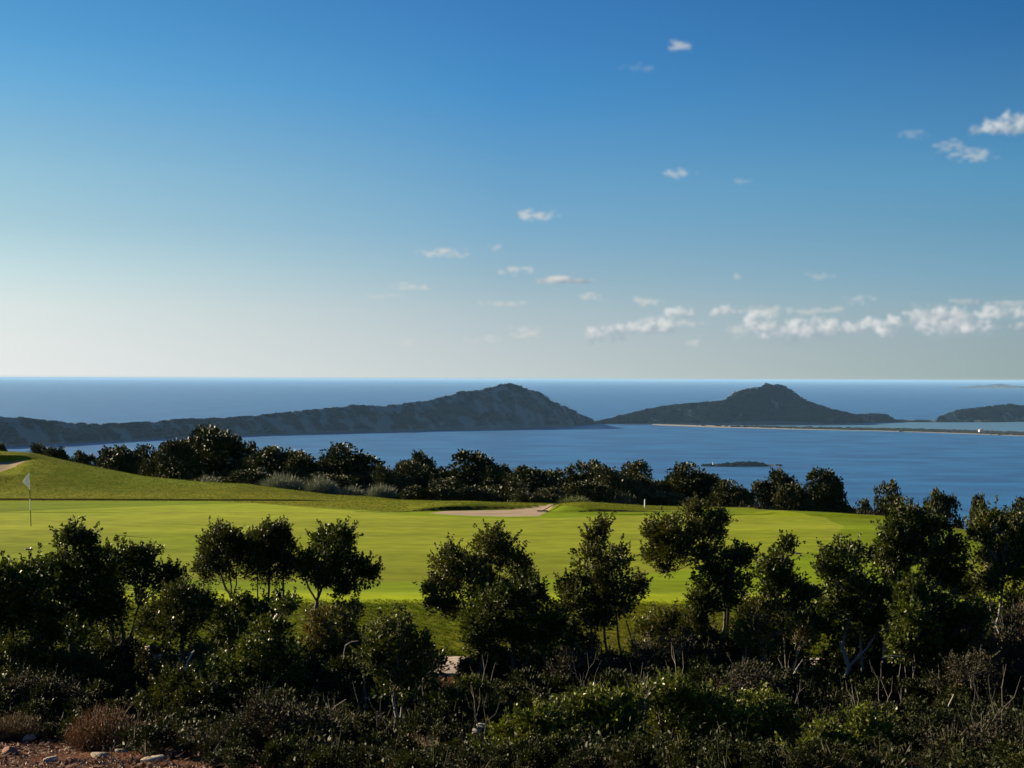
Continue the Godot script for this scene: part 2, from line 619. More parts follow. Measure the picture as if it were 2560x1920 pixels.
# ------------------------------------------------------------------ sky
var sky_rows := [14.5, 12.74, 10.99, 9.23, 7.48, 5.73, 3.97, 2.65, 1.3, 0.0]
var sky_left := [[78, 148, 204], [88, 158, 210], [105, 172, 217], [129, 182, 214], [150, 195, 216], [168, 204, 217], [198, 222, 226], [218, 229, 228], [226, 232, 230], [230, 234, 232]]
var sky_mid := [[60, 124, 185], [66, 132, 192], [72, 142, 198], [90, 152, 200], [108, 162, 200], [125, 172, 202], [150, 182, 198], [172, 192, 200], [186, 199, 203], [195, 205, 205]]
var sky_right := [[42, 104, 162], [52, 112, 168], [66, 124, 175], [75, 136, 182], [90, 150, 188], [105, 155, 185], [122, 165, 188], [140, 170, 182], [150, 170, 175], [152, 172, 172]]

func ladder(tab: Array, e: float) -> Color:
	if e >= sky_rows[0]: return lin(tab[0][0], tab[0][1], tab[0][2])
	for k in sky_rows.size() - 1:
		if e >= sky_rows[k + 1]:
			var t: float = (e - sky_rows[k + 1]) / (sky_rows[k] - sky_rows[k + 1])
			var a: Array = tab[k + 1]
			var b: Array = tab[k]
			return lin(lerpf(a[0], b[0], t), lerpf(a[1], b[1], t), lerpf(a[2], b[2], t))
	return lin(tab[-1][0], tab[-1][1], tab[-1][2])

func air(az: float, e: float) -> Color:       # degrees to the right of the view, degrees up
	var a := wrapf(az, -180.0, 180.0)
	var l := ladder(sky_left, e)
	var m := ladder(sky_mid, e)
	var r := ladder(sky_right, e)
	var c: Color
	if a < -62.0:                              # mirrored about the sun, which stands 62 degrees to the left
		a = -124.0 - a
		if a < -180.0: a = 180.0
	if a < -19.0: c = l.lerp(l * 1.35, smoothstep(-19.0, -62.0, a))
	elif a < 0.0: c = m.lerp(l, -a / 19.0)
	elif a < 19.0: c = m.lerp(r, a / 19.0)
	else: c = r
	var high := lin(40, 92, 152).lerp(lin(30, 70, 122), smoothstep(35.0, 80.0, e))
	return c.lerp(high, smoothstep(12.0, 40.0, e))

# clouds: [az centre, el centre, half width, half height, kind] in units of the view (x right, y down), puffs of one cloud together
var cloud_list := []

func cloud_field(c: Dictionary, x: float, y: float) -> Vector2:      # (how deep in cloud, how lit)
	var s: float = c.grain
	if c.thin:
		var best := -1.0
		var bx: float = x + 16.0 * noise.get_noise_2d(x * 2.0, y * 5.0 + c.seed * 71.0)
		var by: float = y + 6.0 * noise.get_noise_2d(x * 2.4 + 900.0, y * 4.0 + c.seed * 71.0)
		for q in c.puffs:
			best = maxf(best, 1.0 - pow((bx - q[0]) / (q[2] * 1.15), 2.0) - pow((by - q[1]) / (q[3] * 1.15), 2.0))
		return Vector2(best + 1.15 * rough_noise.get_noise_2d(x * 1.7, y * 4.2 + c.seed * 31.0), 0.5)
	var wx: float = x + 12.0 * rough_noise.get_noise_2d(x * s * 1.6, y * s * 1.6 + c.seed * 13.0) * c.rag
	var wy: float = y + 9.0 * rough_noise.get_noise_2d(x * s * 1.6 + 500.0, y * s * 1.6 + c.seed * 13.0) * c.rag
	var d := -1.0
	var lit := 0.0
	var weight := 0.0001
	for q in c.puffs:
		var dx: float = (wx - q[0]) / q[2]
		var dy: float = (wy - q[1]) / q[3]
		var r2 := dx * dx + dy * dy
		if r2 < 2.6:
			var f := 1.0 - r2
			d = maxf(d, f)
			if f > 0.0:
				var own: float = f * (1.0 + 2.5 * q[4])
				lit += own * (0.12 + 0.42 * q[4] - 0.45 * dx - 0.5 * dy)
				weight += own
	var n := 0.7 * noise.get_noise_2d(x * s * 1.1 + c.seed * 71.0, y * s * 1.6) + 0.7 * rough_noise.get_noise_2d(x * s * 2.6, y * s * 3.2 + c.seed * 13.0)
	return Vector2(d + n * c.rag, lit / weight + n * 0.7)

func make_sky() -> PanoramaSkyMaterial:
	var im := Image.create(720, 720, false, Image.FORMAT_RGBAF)
	for j in 720:
		var e := 90.0 - (j + 0.5) / 4.0
		for i in 720:
			var az := (i + 0.5) / 2.0 - 180.0
			im.set_pixel(i, j, air(az, maxf(e, 0.0)))
	im.resize(4096, 2048, Image.INTERPOLATE_CUBIC)
	for c in cloud_list: paint_cloud(im, c)
	var m := PanoramaSkyMaterial.new()
	m.panorama = ImageTexture.create_from_image(im)
	return m

func paint_cloud(im: Image, c: Dictionary) -> void:
	var x0 := 1e9
	var x1 := -1e9
	var y0 := 1e9
	var y1 := -1e9
	for q in c.puffs:
		x0 = minf(x0, q[0] - q[2] * 1.9)
		x1 = maxf(x1, q[0] + q[2] * 1.9)
		y0 = minf(y0, q[1] - q[3] * 1.9)
		y1 = maxf(y1, q[1] + q[3] * 1.9)
	var turn: float = c.get("turn", 0.0)
	var s := 4096.0 / 360.0
	var deg := rad_to_deg(K / F)
	var i0 := floori(((x0 - 1106.0) * deg + 180.0) * s)
	var i1 := ceili(((x1 - 1106.0) * deg + 180.0) * s)
	var j0 := floori((90.0 - (809.0 - y0) * deg) * s)
	var j1 := mini(ceili((90.0 - (809.0 - y1) * deg) * s), 1022)
	var shift := roundi(turn * s)
	for j in range(j0, j1 + 1):
		for i in range(i0, i1 + 1):
			var x := ((i + 0.5) / s - 180.0) / deg + 1106.0
			var y := 809.0 - (90.0 - (j + 0.5) / s) / deg
			if c.heaps > 0:
				paint_puffs(im, c, x, y, posmod(i + shift, 4096), j)
				continue
			var f := cloud_field(c, x, y)
			var a = smoothstep(c.edge, c.edge + (c.soft if not c.thin else 0.9), f.x) * c.alpha
			if a <= 0.003: continue
			var lit := clampf(f.y + c.bright, 0.0, 1.0)
			if c.thin: lit = 0.85
			var white := lin(218, 219, 214)
			var grey := lin(142, 162, 178)
			var k := posmod(i + shift, 4096)
			var old := im.get_pixel(k, j)
			im.set_pixel(k, j, old.lerp(grey.lerp(white, lit), a))

# one pixel of a heaped cloud: body first, then the heads in front, each rounded and lit from the upper left
func paint_puffs(im: Image, c: Dictionary, x: float, y: float, i: int, j: int) -> void:
	var wx: float = x + 9.0 * rough_noise.get_noise_2d(x * 2.2, y * 2.2 + c.seed * 13.0)
	var wy: float = y + 7.0 * rough_noise.get_noise_2d(x * 2.2 + 500.0, y * 2.2 + c.seed * 13.0)
	var n := 0.6 * noise.get_noise_2d(x * 2.0 + c.seed * 71.0, y * 3.0) + 0.8 * rough_noise.get_noise_2d(x * 3.2, y * 4.0 + c.seed * 13.0)
	var a := 0.0
	var col := Color(0, 0, 0)
	var white := lin(222, 225, 225)
	var grey := lin(160, 175, 185)
	for q in c.puffs:
		var dx: float = (wx - q[0]) / q[2]
		var dy: float = (wy - q[1]) / q[3]
		var r2 := dx * dx + dy * dy
		if r2 > 1.8: continue
		var head: bool = q[4] > 0.5
		var own := smoothstep(0.08, 0.75 if head else 0.9, 1.0 - r2 + n * (0.5 if head else 0.9)) * (0.9 if head else 0.8)
		if own <= 0.0: continue
		var lit := clampf((0.72 if head else 0.24) - 0.42 * dx - 0.48 * dy + n * 0.5 + c.bright - 0.15, 0.0, 1.0)
		col = col.lerp(grey.lerp(white, lit), own / maxf(own + a * (1.0 - own), 0.001))
		a = own + a * (1.0 - own)
	a *= c.alpha
	if a > 0.004:
		im.set_pixel(i, j, im.get_pixel(i, j).lerp(col, a))

func cloud(puffs: Array, alpha := 0.85, rag := 0.55, grain := 1.0, edge := 0.35, soft := 0.4, bright := 0.2, thin := false, heaps := 0) -> void:
	for q in puffs:
		if q.size() < 5: q.append(0.0)
	var own := puffs.duplicate()
	for k in heaps:                            # cauliflower heads heaped over the body, mostly up and to the sunny left
		var q: Array = own[rng.randi() % own.size()]
		var a := rng.randf_range(PI * 0.85, PI * 1.95)
		var f := sqrt(rng.randf())
		var r := lerpf(15.0, 5.0, sqrt(float(k) / heaps)) * rng.randf_range(0.7, 1.25)
		puffs.append([q[0] + cos(a) * q[2] * f, q[1] + sin(a) * q[3] * f * 0.9, r * 1.15, r * 0.9, 0.9])
	cloud_list.append({"puffs": puffs, "alpha": alpha, "rag": rag, "grain": grain, "edge": edge, "soft": soft, "bright": bright, "thin": thin, "heaps": heaps, "seed": cloud_list.size() + 1})

func list_clouds() -> void:
	# small fair-weather puffs and wisps
	cloud([[1464, 106, 30, 13]], 0.6, 0.7, 1.0, 0.3, 0.5, 0.3, true)
	cloud([[2130, 292, 55, 17], [2165, 296, 55, 20], [2090, 298, 40, 10], [2145, 280, 25, 12]], 0.8, 0.5, 0.9, 0.3, 0.5, 0.1, false, 14)
	cloud([[2030, 328, 34, 12]], 0.4, 0.6, 1.0, 0.3, 0.6, 0.0, true)
	cloud([[2070, 348, 50, 15]], 0.5, 0.6, 1.0, 0.3, 0.6, 0.0, true)
	cloud([[1952, 302, 30, 8]], 0.25, 0.6, 1.0, 0.3, 0.6, 0.2, true)
	cloud([[1458, 371, 42, 9]], 0.55, 0.7, 1.0, 0.3, 0.5, 0.3, true)
	cloud([[1597, 390, 18, 8]], 0.3, 0.7, 1.0, 0.3, 0.5, 0.3, true)
	cloud([[1370, 148, 40, 8]], 0.15, 0.7, 1.0, 0.3, 0.5, 0.3, true)
	cloud([[1155, 458, 42, 15]], 0.75, 0.7, 1.1, 0.32, 0.5, 0.3, true)
	cloud([[955, 539, 62, 8]], 0.75, 0.6, 1.0, 0.3, 0.5, 0.35, true)
	cloud([[1072, 524, 16, 8]], 0.5, 0.6, 1.0, 0.3, 0.5, 0.35, true)
	cloud([[1112, 575, 44, 9]], 0.75, 0.6, 1.0, 0.3, 0.5, 0.35, true)
	cloud([[1200, 597, 62, 11], [1235, 598, 58, 8]], 1.0, 0.35, 0.9, 0.25, 0.4, 0.36)
	cloud([[882, 612, 44, 7]], 0.75, 0.6, 1.0, 0.3, 0.5, 0.35, true)
	cloud([[816, 633, 16, 6], [850, 630, 24, 5]], 0.4, 0.6, 1.0, 0.3, 0.5, 0.35, true)
	cloud([[1275, 632, 28, 10]], 0.7, 0.7, 1.0, 0.3, 0.5, 0.35, true)
	cloud([[1088, 647, 48, 7]], 0.6, 0.6, 1.0, 0.3, 0.5, 0.35, true)
	cloud([[1392, 641, 34, 9]], 0.75, 0.5, 1.0, 0.3, 0.5, 0.3, true)
	cloud([[1586, 588, 14, 7]], 0.5, 0.5, 1.0, 0.3, 0.5, 0.3, true)
	cloud([[1765, 590, 36, 7]], 0.3, 0.6, 1.0, 0.3, 0.5, 0.2, true)
	cloud([[1470, 668, 36, 10]], 0.95, 0.45, 1.0, 0.32, 0.4, 0.16, false, 4)
	cloud([[1555, 666, 38, 8]], 0.9, 0.45, 1.0, 0.32, 0.4, 0.12, false, 4)
	cloud([[888, 734, 22, 12], [1016, 728, 18, 11], [1060, 724, 18, 8]], 0.6, 0.7, 1.2, 0.32, 0.5, 0.3, true)
	cloud([[1130, 712, 36, 17], [1148, 706, 26, 10]], 0.65, 0.7, 1.2, 0.34, 0.5, 0.25, true)
	cloud([[1285, 717, 26, 16], [1325, 710, 34, 24], [1362, 704, 26, 12]], 0.95, 0.55, 1.3, 0.36, 0.35, 0.18, false, 9)
	cloud([[1400, 698, 40, 24], [1432, 700, 34, 15]], 1.0, 0.55, 1.3, 0.36, 0.35, 0.16, false, 8)
	cloud([[1495, 728, 22, 10], [1480, 690, 40, 10], [1590, 707, 26, 17]], 0.6, 0.6, 1.2, 0.34, 0.45, 0.2, true)
	cloud([[1632, 688, 30, 26], [1660, 700, 44, 36], [1705, 708, 70, 30], [1760, 704, 76, 28], [1815, 705, 56, 14], [1745, 712, 30, 14]], 1.0, 0.5, 1.35, 0.36, 0.32, 0.1, false, 24)
	cloud([[1608, 664, 16, 6]], 0.8, 0.5, 1.0, 0.3, 0.4, 0.2, true)
	cloud([[1650, 662, 54, 10], [1720, 664, 50, 9], [1785, 664, 50, 8], [1840, 640, 34, 9]], 0.6, 0.6, 1.2, 0.34, 0.45, 0.1, true)
	cloud([[1845, 700, 36, 14], [1868, 694, 26, 13]], 0.95, 0.55, 1.3, 0.35, 0.4, 0.12, false, 6)
	cloud([[1908, 696, 28, 24], [1898, 712, 20, 14]], 1.0, 0.5, 1.4, 0.36, 0.32, 0.16, false, 6)
	cloud([[1962, 684, 36, 30], [2005, 684, 46, 34], [2035, 704, 80, 28], [2090, 704, 46, 14]], 1.0, 0.5, 1.35, 0.36, 0.32, 0.08, false, 22)
	cloud([[2080, 680, 60, 15], [2150, 674, 70, 18], [2215, 678, 60, 24], [2270, 682, 66, 26]], 0.95, 0.5, 1.2, 0.34, 0.4, 0.02, false, 16)
	cloud([[2060, 648, 40, 9], [2140, 654, 60, 9], [2195, 652, 50, 12]], 0.7, 0.55, 1.2, 0.34, 0.4, 0.1)
	cloud([[2180, 704, 60, 18]], 0.7, 0.6, 1.2, 0.36, 0.4, 0.1)
	# the same weather carries on round the horizon
	var here := cloud_list.size()
	for turn in [34.0, 70.0, 118.0, 160.0, 205.0, 250.0]:
		for k in range(6, here, 2 if turn < 40.0 else 3):
			var c: Dictionary = cloud_list[k].duplicate()
			c.turn = turn
			cloud_list.append(c)

# ------------------------------------------------------------------ lawn colours
var green_edge := PackedVector2Array()
var sand_mid := PackedVector2Array()
var sand_left := PackedVector2Array()
var rough_edge := []

func outline(points: Array) -> PackedVector2Array:
	var out := PackedVector2Array()
	for q in points: out.append(flat_point(q[0], q[1]))
	return out

func lawn_texture() -> ImageTexture:
	var w := 900
	var hh := 720
	var im := Image.create(w, hh, false, Image.FORMAT_RGB8)
	var fine := FastNoiseLite.new()
	fine.seed = 21
	fine.frequency = 0.6
	fine.fractal_octaves = 2
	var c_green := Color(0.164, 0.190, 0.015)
	var c_collar := Color(0.125, 0.178, 0.005)
	var c_rough := Color(0.088, 0.116, 0.004)
	var c_dry := Color(0.140, 0.122, 0.010)
	var c_sand := Color(0.27, 0.21, 0.145)
	var c_soil := Color(0.11, 0.085, 0.05)
	for j in hh:
		var d := 35.0 + 65.0 * (j + 0.5) / hh
		for i in w:
			var x := -40.0 + 80.0 * (i + 0.5) / w
			var n1 := noise.get_noise_2d(x * 4.0, d * 7.0)
			var n2 := fine.get_noise_2d(x * 1.2, d * 2.2)
			var wob := Vector2(x + 0.35 * n1, d + 0.35 * n1)
			var back := straight(back_edge, x)
			var c := c_rough.lerp(c_dry, clampf(0.35 + 1.1 * n1 + 0.5 * n2, 0.0, 1.0) * 0.55)
			var edge := straight(rough_edge, x)
			if d > 39.2 and d < edge and x < 17.5:
				c = c_collar.lerp(c_rough, clampf(0.25 + n1, 0.0, 0.7))
				if Geometry2D.is_point_in_polygon(wob, green_edge):
					c = c_green.lerp(c_collar, clampf(0.15 + 0.9 * n1 - 0.25 * smoothstep(50.0, 64.0, d), 0.0, 0.6)) * (0.80 + 0.30 * smoothstep(44.0, 64.0, d))  # green painted lighter with distance, imitating sheen at a grazing view
			if d > 39.0 and d < 43.0 and x < 14.0: c = c.lerp(Color(0.22, 0.27, 0.006), 0.8 * smoothstep(39.0, 39.3, d) * (1.0 - smoothstep(40.4, 43.0, d)))  # yellower longer grass, with the sunlit edge of the bank painted in
			if x < -8.0 and d > 72.14 and d < 72.23: c = Color(0.02, 0.018, 0.01)  # dark line painted for the shadow along the turf lip
			if x > 12.0 and d < 50.0: c = c.lerp(c_dry, 0.45 * smoothstep(12.0, 15.0, x))
			if d > back + 4.0 + (7.0 if x < -8.0 else 0.0): c = c.lerp(c_soil, 0.85)
			c = c * (1.0 + 0.20 * n2) * (1.0 + 0.22 * noise.get_noise_2d(x * 1.6, d * 22.0) + 0.12 * noise.get_noise_2d(x * 3.0 + 400.0, d * 60.0))  # long bands paint light and shade of undulations; fine grain is turf tone
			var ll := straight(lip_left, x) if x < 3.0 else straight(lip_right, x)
			if x > -7.0 and x < 9.5 and d > ll and d < ll + 0.14: c = Color(0.03, 0.026, 0.012)  # shade on the bunker lip face, painted into the colour
			if d > 63.0 and d <= ll and Geometry2D.is_point_in_polygon(Vector2(x, d), sand_mid): c = c_sand * (1.0 + 0.12 * n2)
			if x < -20.0 and d > 76.0 and Geometry2D.is_point_in_polygon(Vector2(x, d), sand_left): c = c_sand * 0.9 * (1.0 + 0.12 * n2)
			im.set_pixel(i, j, c.linear_to_srgb())
	return ImageTexture.create_from_image(im)

# ------------------------------------------------------------------ build
func _ready() -> void:
	noise.seed = 5
	noise.frequency = 0.01
	noise.fractal_octaves = 3
	rough_noise.seed = 9
	rough_noise.frequency = 0.02
	rough_noise.fractal_octaves = 4
	rng.seed = 1
	# camera
	var cam := Camera3D.new()
	cam.name = "camera"
	cam.fov = rad_to_deg(2.0 * atan(384.0 / F))
	cam.position = EYE
	cam.rotation_degrees = Vector3(-0.21, 0.0, 0.18)
	cam.near = 0.1
	cam.far = 250000.0
	add_child(cam)
	cam_basis = cam.basis
	# sky, air and exposure
	list_clouds()
	var env := Environment.new()
	env.background_mode = Environment.BG_SKY
	env.sky = Sky.new()
	env.sky.sky_material = make_sky()
	env.sky_rotation = Vector3(0, PI, 0)
	env.background_energy_multiplier = 1.0 / EXPOSURE
	env.tonemap_mode = Environment.TONE_MAPPER_LINEAR
	env.tonemap_exposure = EXPOSURE
	env.fog_enabled = true
	env.fog_density = 0.000018
	env.fog_light_color = Color(0.48, 0.64, 0.80)
	env.sdfgi_enabled = true
	env.ssao_enabled = true
	env.ssil_enabled = true
	var we := WorldEnvironment.new()
	we.name = "world_environment"
	we.environment = env
	add_child(we)
	# low sun, to the left and a little beyond
	var sun := DirectionalLight3D.new()
	sun.name = "sun"
	sun.light_energy = 1.6
	sun.light_color = Color(1.0, 0.92, 0.78)
	sun.light_angular_distance = 0.5
	sun.shadow_enabled = true
	var el := deg_to_rad(20.0)
	var az := deg_to_rad(-62.0)
	var to_sun := Vector3(sin(az) * cos(el), sin(el), -cos(az) * cos(el))
	sun.look_at_from_position(Vector3.ZERO, -to_sun, Vector3.UP)
	add_child(sun)
	var t0 := Time.get_ticks_msec()
	build_land()
	print("land ", Time.get_ticks_msec() - t0)
	build_sea()
	print("sea ", Time.get_ticks_msec() - t0)
	build_far_trees()
	print("far trees ", Time.get_ticks_msec() - t0)
	build_foreground()
	print("foreground ", Time.get_ticks_msec() - t0)
	build_course()
	build_undergrowth()
	print("all ", Time.get_ticks_msec() - t0)

func crest_points(list: Array, away: Array) -> Array:
	var out := []
	for q in list:
		var x := 0.0
		var d := 75.0
		for k in 4:
			var p := P(q[0], q[1], d)
			x = p.x
			d = straight(away, x)
		out.append([x, P(q[0], q[1], d).y])
	return out

func build_land() -> void:
	left_crest_line = crest_points([[-200, 962], [-60, 970], [0, 975], [60, 978], [110, 990], [200, 1010], [300, 1030], [420, 1043], [520, 1048], [600, 1060], [700, 1075], [800, 1081], [870, 1091]], left_crest_away)
	bunker_left = crest_points([[840, 1104], [870, 1100], [915, 1089], [960, 1083.5], [1010, 1083], [1060, 1086], [1110, 1092], [1190, 1094], [1230, 1100]], [[0.0, 68.6]])
	bunker_right = crest_points([[1160, 1106], [1190, 1096], [1220, 1088], [1260, 1085], [1300, 1087], [1360, 1092], [1410, 1097], [1450, 1100]], [[0.0, 68.2]])
	lip_left = flat_line([[840, 1107], [880, 1106], [905, 1105.5], [960, 1104], [1040, 1102.5], [1100, 1101.5], [1150, 1097], [1190, 1092], [1215, 1088]], -0.03)
	lip_right = flat_line([[1150, 1112], [1185, 1110], [1240, 1108], [1300, 1106], [1370, 1107], [1450, 1106]], -0.03)
	lip_high = [[flat_point(1230, 1108).x, 0.02], [flat_point(1300, 1108).x, 0.18], [flat_point(1350, 1108).x, 0.3], [flat_point(1410, 1108).x, 0.05]]
	rough_edge = flat_line([[-300, 1083], [0, 1083], [300, 1083], [470, 1083.5], [560, 1087], [640, 1093], [740, 1099], [860, 1107], [960, 1103], [1100, 1100], [1190, 1100], [1300, 1106], [1400, 1104], [1500, 1099], [1700, 1094], [1880, 1116], [2100, 1140]])
	green_edge = outline([[-200, 1112], [0, 1105], [200, 1097], [400, 1090], [560, 1086], [640, 1093], [740, 1101], [860, 1112], [1000, 1120], [1200, 1118], [1400, 1112], [1560, 1109], [1700, 1107], [1790, 1117], [1825, 1140], [1800, 1172], [1720, 1200], [1500, 1222], [1250, 1232], [950, 1240], [650, 1246], [300, 1240], [0, 1228], [-200, 1220]])
	sand_mid = outline([[925, 1108], [960, 1103.5], [1040, 1102], [1100, 1101], [1150, 1096.5], [1188, 1091.5], [1205, 1090], [1200, 1096], [1180, 1106], [1165, 1113], [1100, 1114], [1040, 1113], [980, 1111]])
	sand_left = PackedVector2Array([Vector2(-40, 77.7), Vector2(-28.0, 77.9), Vector2(-26.6, 79.2), Vector2(-26.2, 80.3), Vector2(-40, 80.35)])
	var xs := steps([[-1500, 200], [-300, 40], [-100, 10], [-40, 0.4], [40, 10], [100, 40], [300, 200], [1500, 0]])
	var front := steps([[-800, 100], [-200, 30], [-20, 4], [0, 1], [15, 0.4], [35, 0]])
	var middle := steps([[35, 0.12], [40, 0.4], [60, 0.25], [63.5, 0.07], [67.6, 0.2], [72.0, 0.06], [72.5, 0.25], [80, 0.1], [81, 0.25], [90, 1.0], [100, 0]])
	var back := steps([[100, 10], [200, 50], [1200, 0]])
	var soil := flat("soil", Color.WHITE, 0.95, 0.2)
	soil.vertex_color_use_as_albedo = true
	soil.heightmap_enabled = true
	soil.heightmap_texture = noise_texture(0.03, 512, 5, 31)
	soil.heightmap_scale = 5.0
	soil.uv1_triplanar = true
	soil.uv1_world_triplanar = true
	soil.uv1_scale = Vector3(0.7, 0.7, 0.7)
	structure("ground", ground_mesh(front, xs, true), soil, "reddish brown stony soil sloping down under the thicket")
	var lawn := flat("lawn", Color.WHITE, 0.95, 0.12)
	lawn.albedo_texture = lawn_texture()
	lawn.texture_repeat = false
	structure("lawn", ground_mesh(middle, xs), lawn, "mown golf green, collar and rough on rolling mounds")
	structure("hillside", ground_mesh(back, xs, true), tinted("hillside", 0.95, 0.2), "scrubby hillside falling to the bay behind the trees")
	# cart path: a concrete strip with a real thickness
	var path := []
	for k in 61:
		var x := -60.0 + 2.0 * k
		var d := 33.9 + (0.03 * pow(x - 9.0, 2.0) * smoothstep(8.0, 12.0, x) if x < 16.0 else 0.0)
		if x >= 9.0: d = 33.9 + minf(0.16 * pow(x - 9.0, 1.5), 16.0)
		path.append(Vector2(x, d))
	var v := PackedVector3Array()
	var ix := PackedInt32Array()
	for k in path.size():
		var a: Vector2 = path[maxi(k - 1, 0)]
		var b: Vector2 = path[mini(k + 1, path.size() - 1)]
		var s := (b - a).normalized().orthogonal()
		if s.y < 0.0: s = -s
		for q in [[-1.02, -0.3], [-1.0, 0.06], [1.0, 0.06], [1.02, -0.3]]:
			var p: Vector2 = path[k] + s * q[0]
			v.append(Vector3(p.x, ground_height(path[k].x, path[k].y) + q[1], -p.y))
	for k in path.size() - 1:
		for q in 3:
			var a := k * 4 + q
			ix.append_array(PackedInt32Array([a, a + 1, a + 4, a + 4, a + 1, a + 5]))
	var concrete := flat("concrete", Color(0.40, 0.33, 0.27), 0.9, 0.3)
	concrete.detail_enabled = true
	concrete.detail_blend_mode = BaseMaterial3D.BLEND_MODE_MUL
	var worn := noise_texture(0.02, 512, 5, 41)
	worn.color_ramp = Gradient.new()
	worn.color_ramp.set_color(0, Color(0.7, 0.68, 0.66))
	worn.color_ramp.set_color(1, Color(1, 1, 1))
	concrete.detail_albedo = worn
	concrete.uv1_triplanar = true
	concrete.uv1_world_triplanar = true
	concrete.uv1_scale = Vector3(0.4, 0.4, 0.4)
	structure("cart_path", grid_mesh(v, PackedVector2Array(), PackedColorArray(), ix), concrete, "pinkish concrete cart path glimpsed between the thicket stems")
	grass_blades()

# short unmown grass on the bank and the mounds, single blades, so that ridges catch the light
func grass_blades() -> void:
	rng.seed = 404
	var h := Heap.new()
	for k in 7:
		var a := rng.randf() * TAU
		var dir := Vector3(cos(a) * 0.5, 1.0, sin(a) * 0.5).normalized()
		var nr := Vector3(-sin(a), 0.2, cos(a))
		nr = (nr - dir * nr.dot(dir)).normalized()
		h.leaf(Vector3(rng.randf_range(-0.06, 0.06), -0.01, rng.randf_range(-0.06, 0.06)), dir, nr, rng.randf_range(0.05, 0.09), 0.012, Color.WHITE)
	var where := []
	var tones := []
	for k in 170000:
		var x := rng.randf_range(-34.0, 22.0)
		var d := 0.0
		if k % 3 == 0: d = rng.randf_range(34.95, 39.8)
		else: d = rng.randf_range(64.0, 84.0)
		if absf(x) > d * 0.36 + 2.0: continue
		if d > 45.0:
			if d < straight(rough_edge, x) + 0.05: continue
			if Geometry2D.is_point_in_polygon(Vector2(x, d), sand_mid) or Geometry2D.is_point_in_polygon(Vector2(x, d), sand_left): continue
		elif d > 38.9 and rng.randf() < (d - 38.9) * 1.2: continue
		where.append(Transform3D(Basis(Vector3.UP, rng.randf() * TAU).scaled(Vector3.ONE * rng.randf_range(0.35, 0.7) * (1.0 if d > 45.0 else 1.5)), Vector3(x, ground_height(x, d), -d)))
		tones.append(Color(0.084, 0.114, 0.004).lerp(Color(0.128, 0.122, 0.009), clampf(0.35 + noise.get_noise_2d(x * 5.0, d * 8.0) + rng.randf_range(-0.3, 0.3), 0.0, 1.0)))
	var mm := MultiMesh.new()
	mm.transform_format = MultiMesh.TRANSFORM_3D
	mm.use_colors = true
	mm.mesh = h.mesh()
	mm.instance_count = where.size()
	for k in where.size():
		mm.set_instance_transform(k, where[k])
		mm.set_instance_color(k, tones[k])
	var o := MultiMeshInstance3D.new()
	o.name = "grass"
	o.multimesh = mm
	o.material_override = tinted("grass_blade", 0.75, 0.2, 0.5)
	add_child(o)
	tag(o, "short rough grass on the bank and mounds around the green", "grass", "", "stuff")

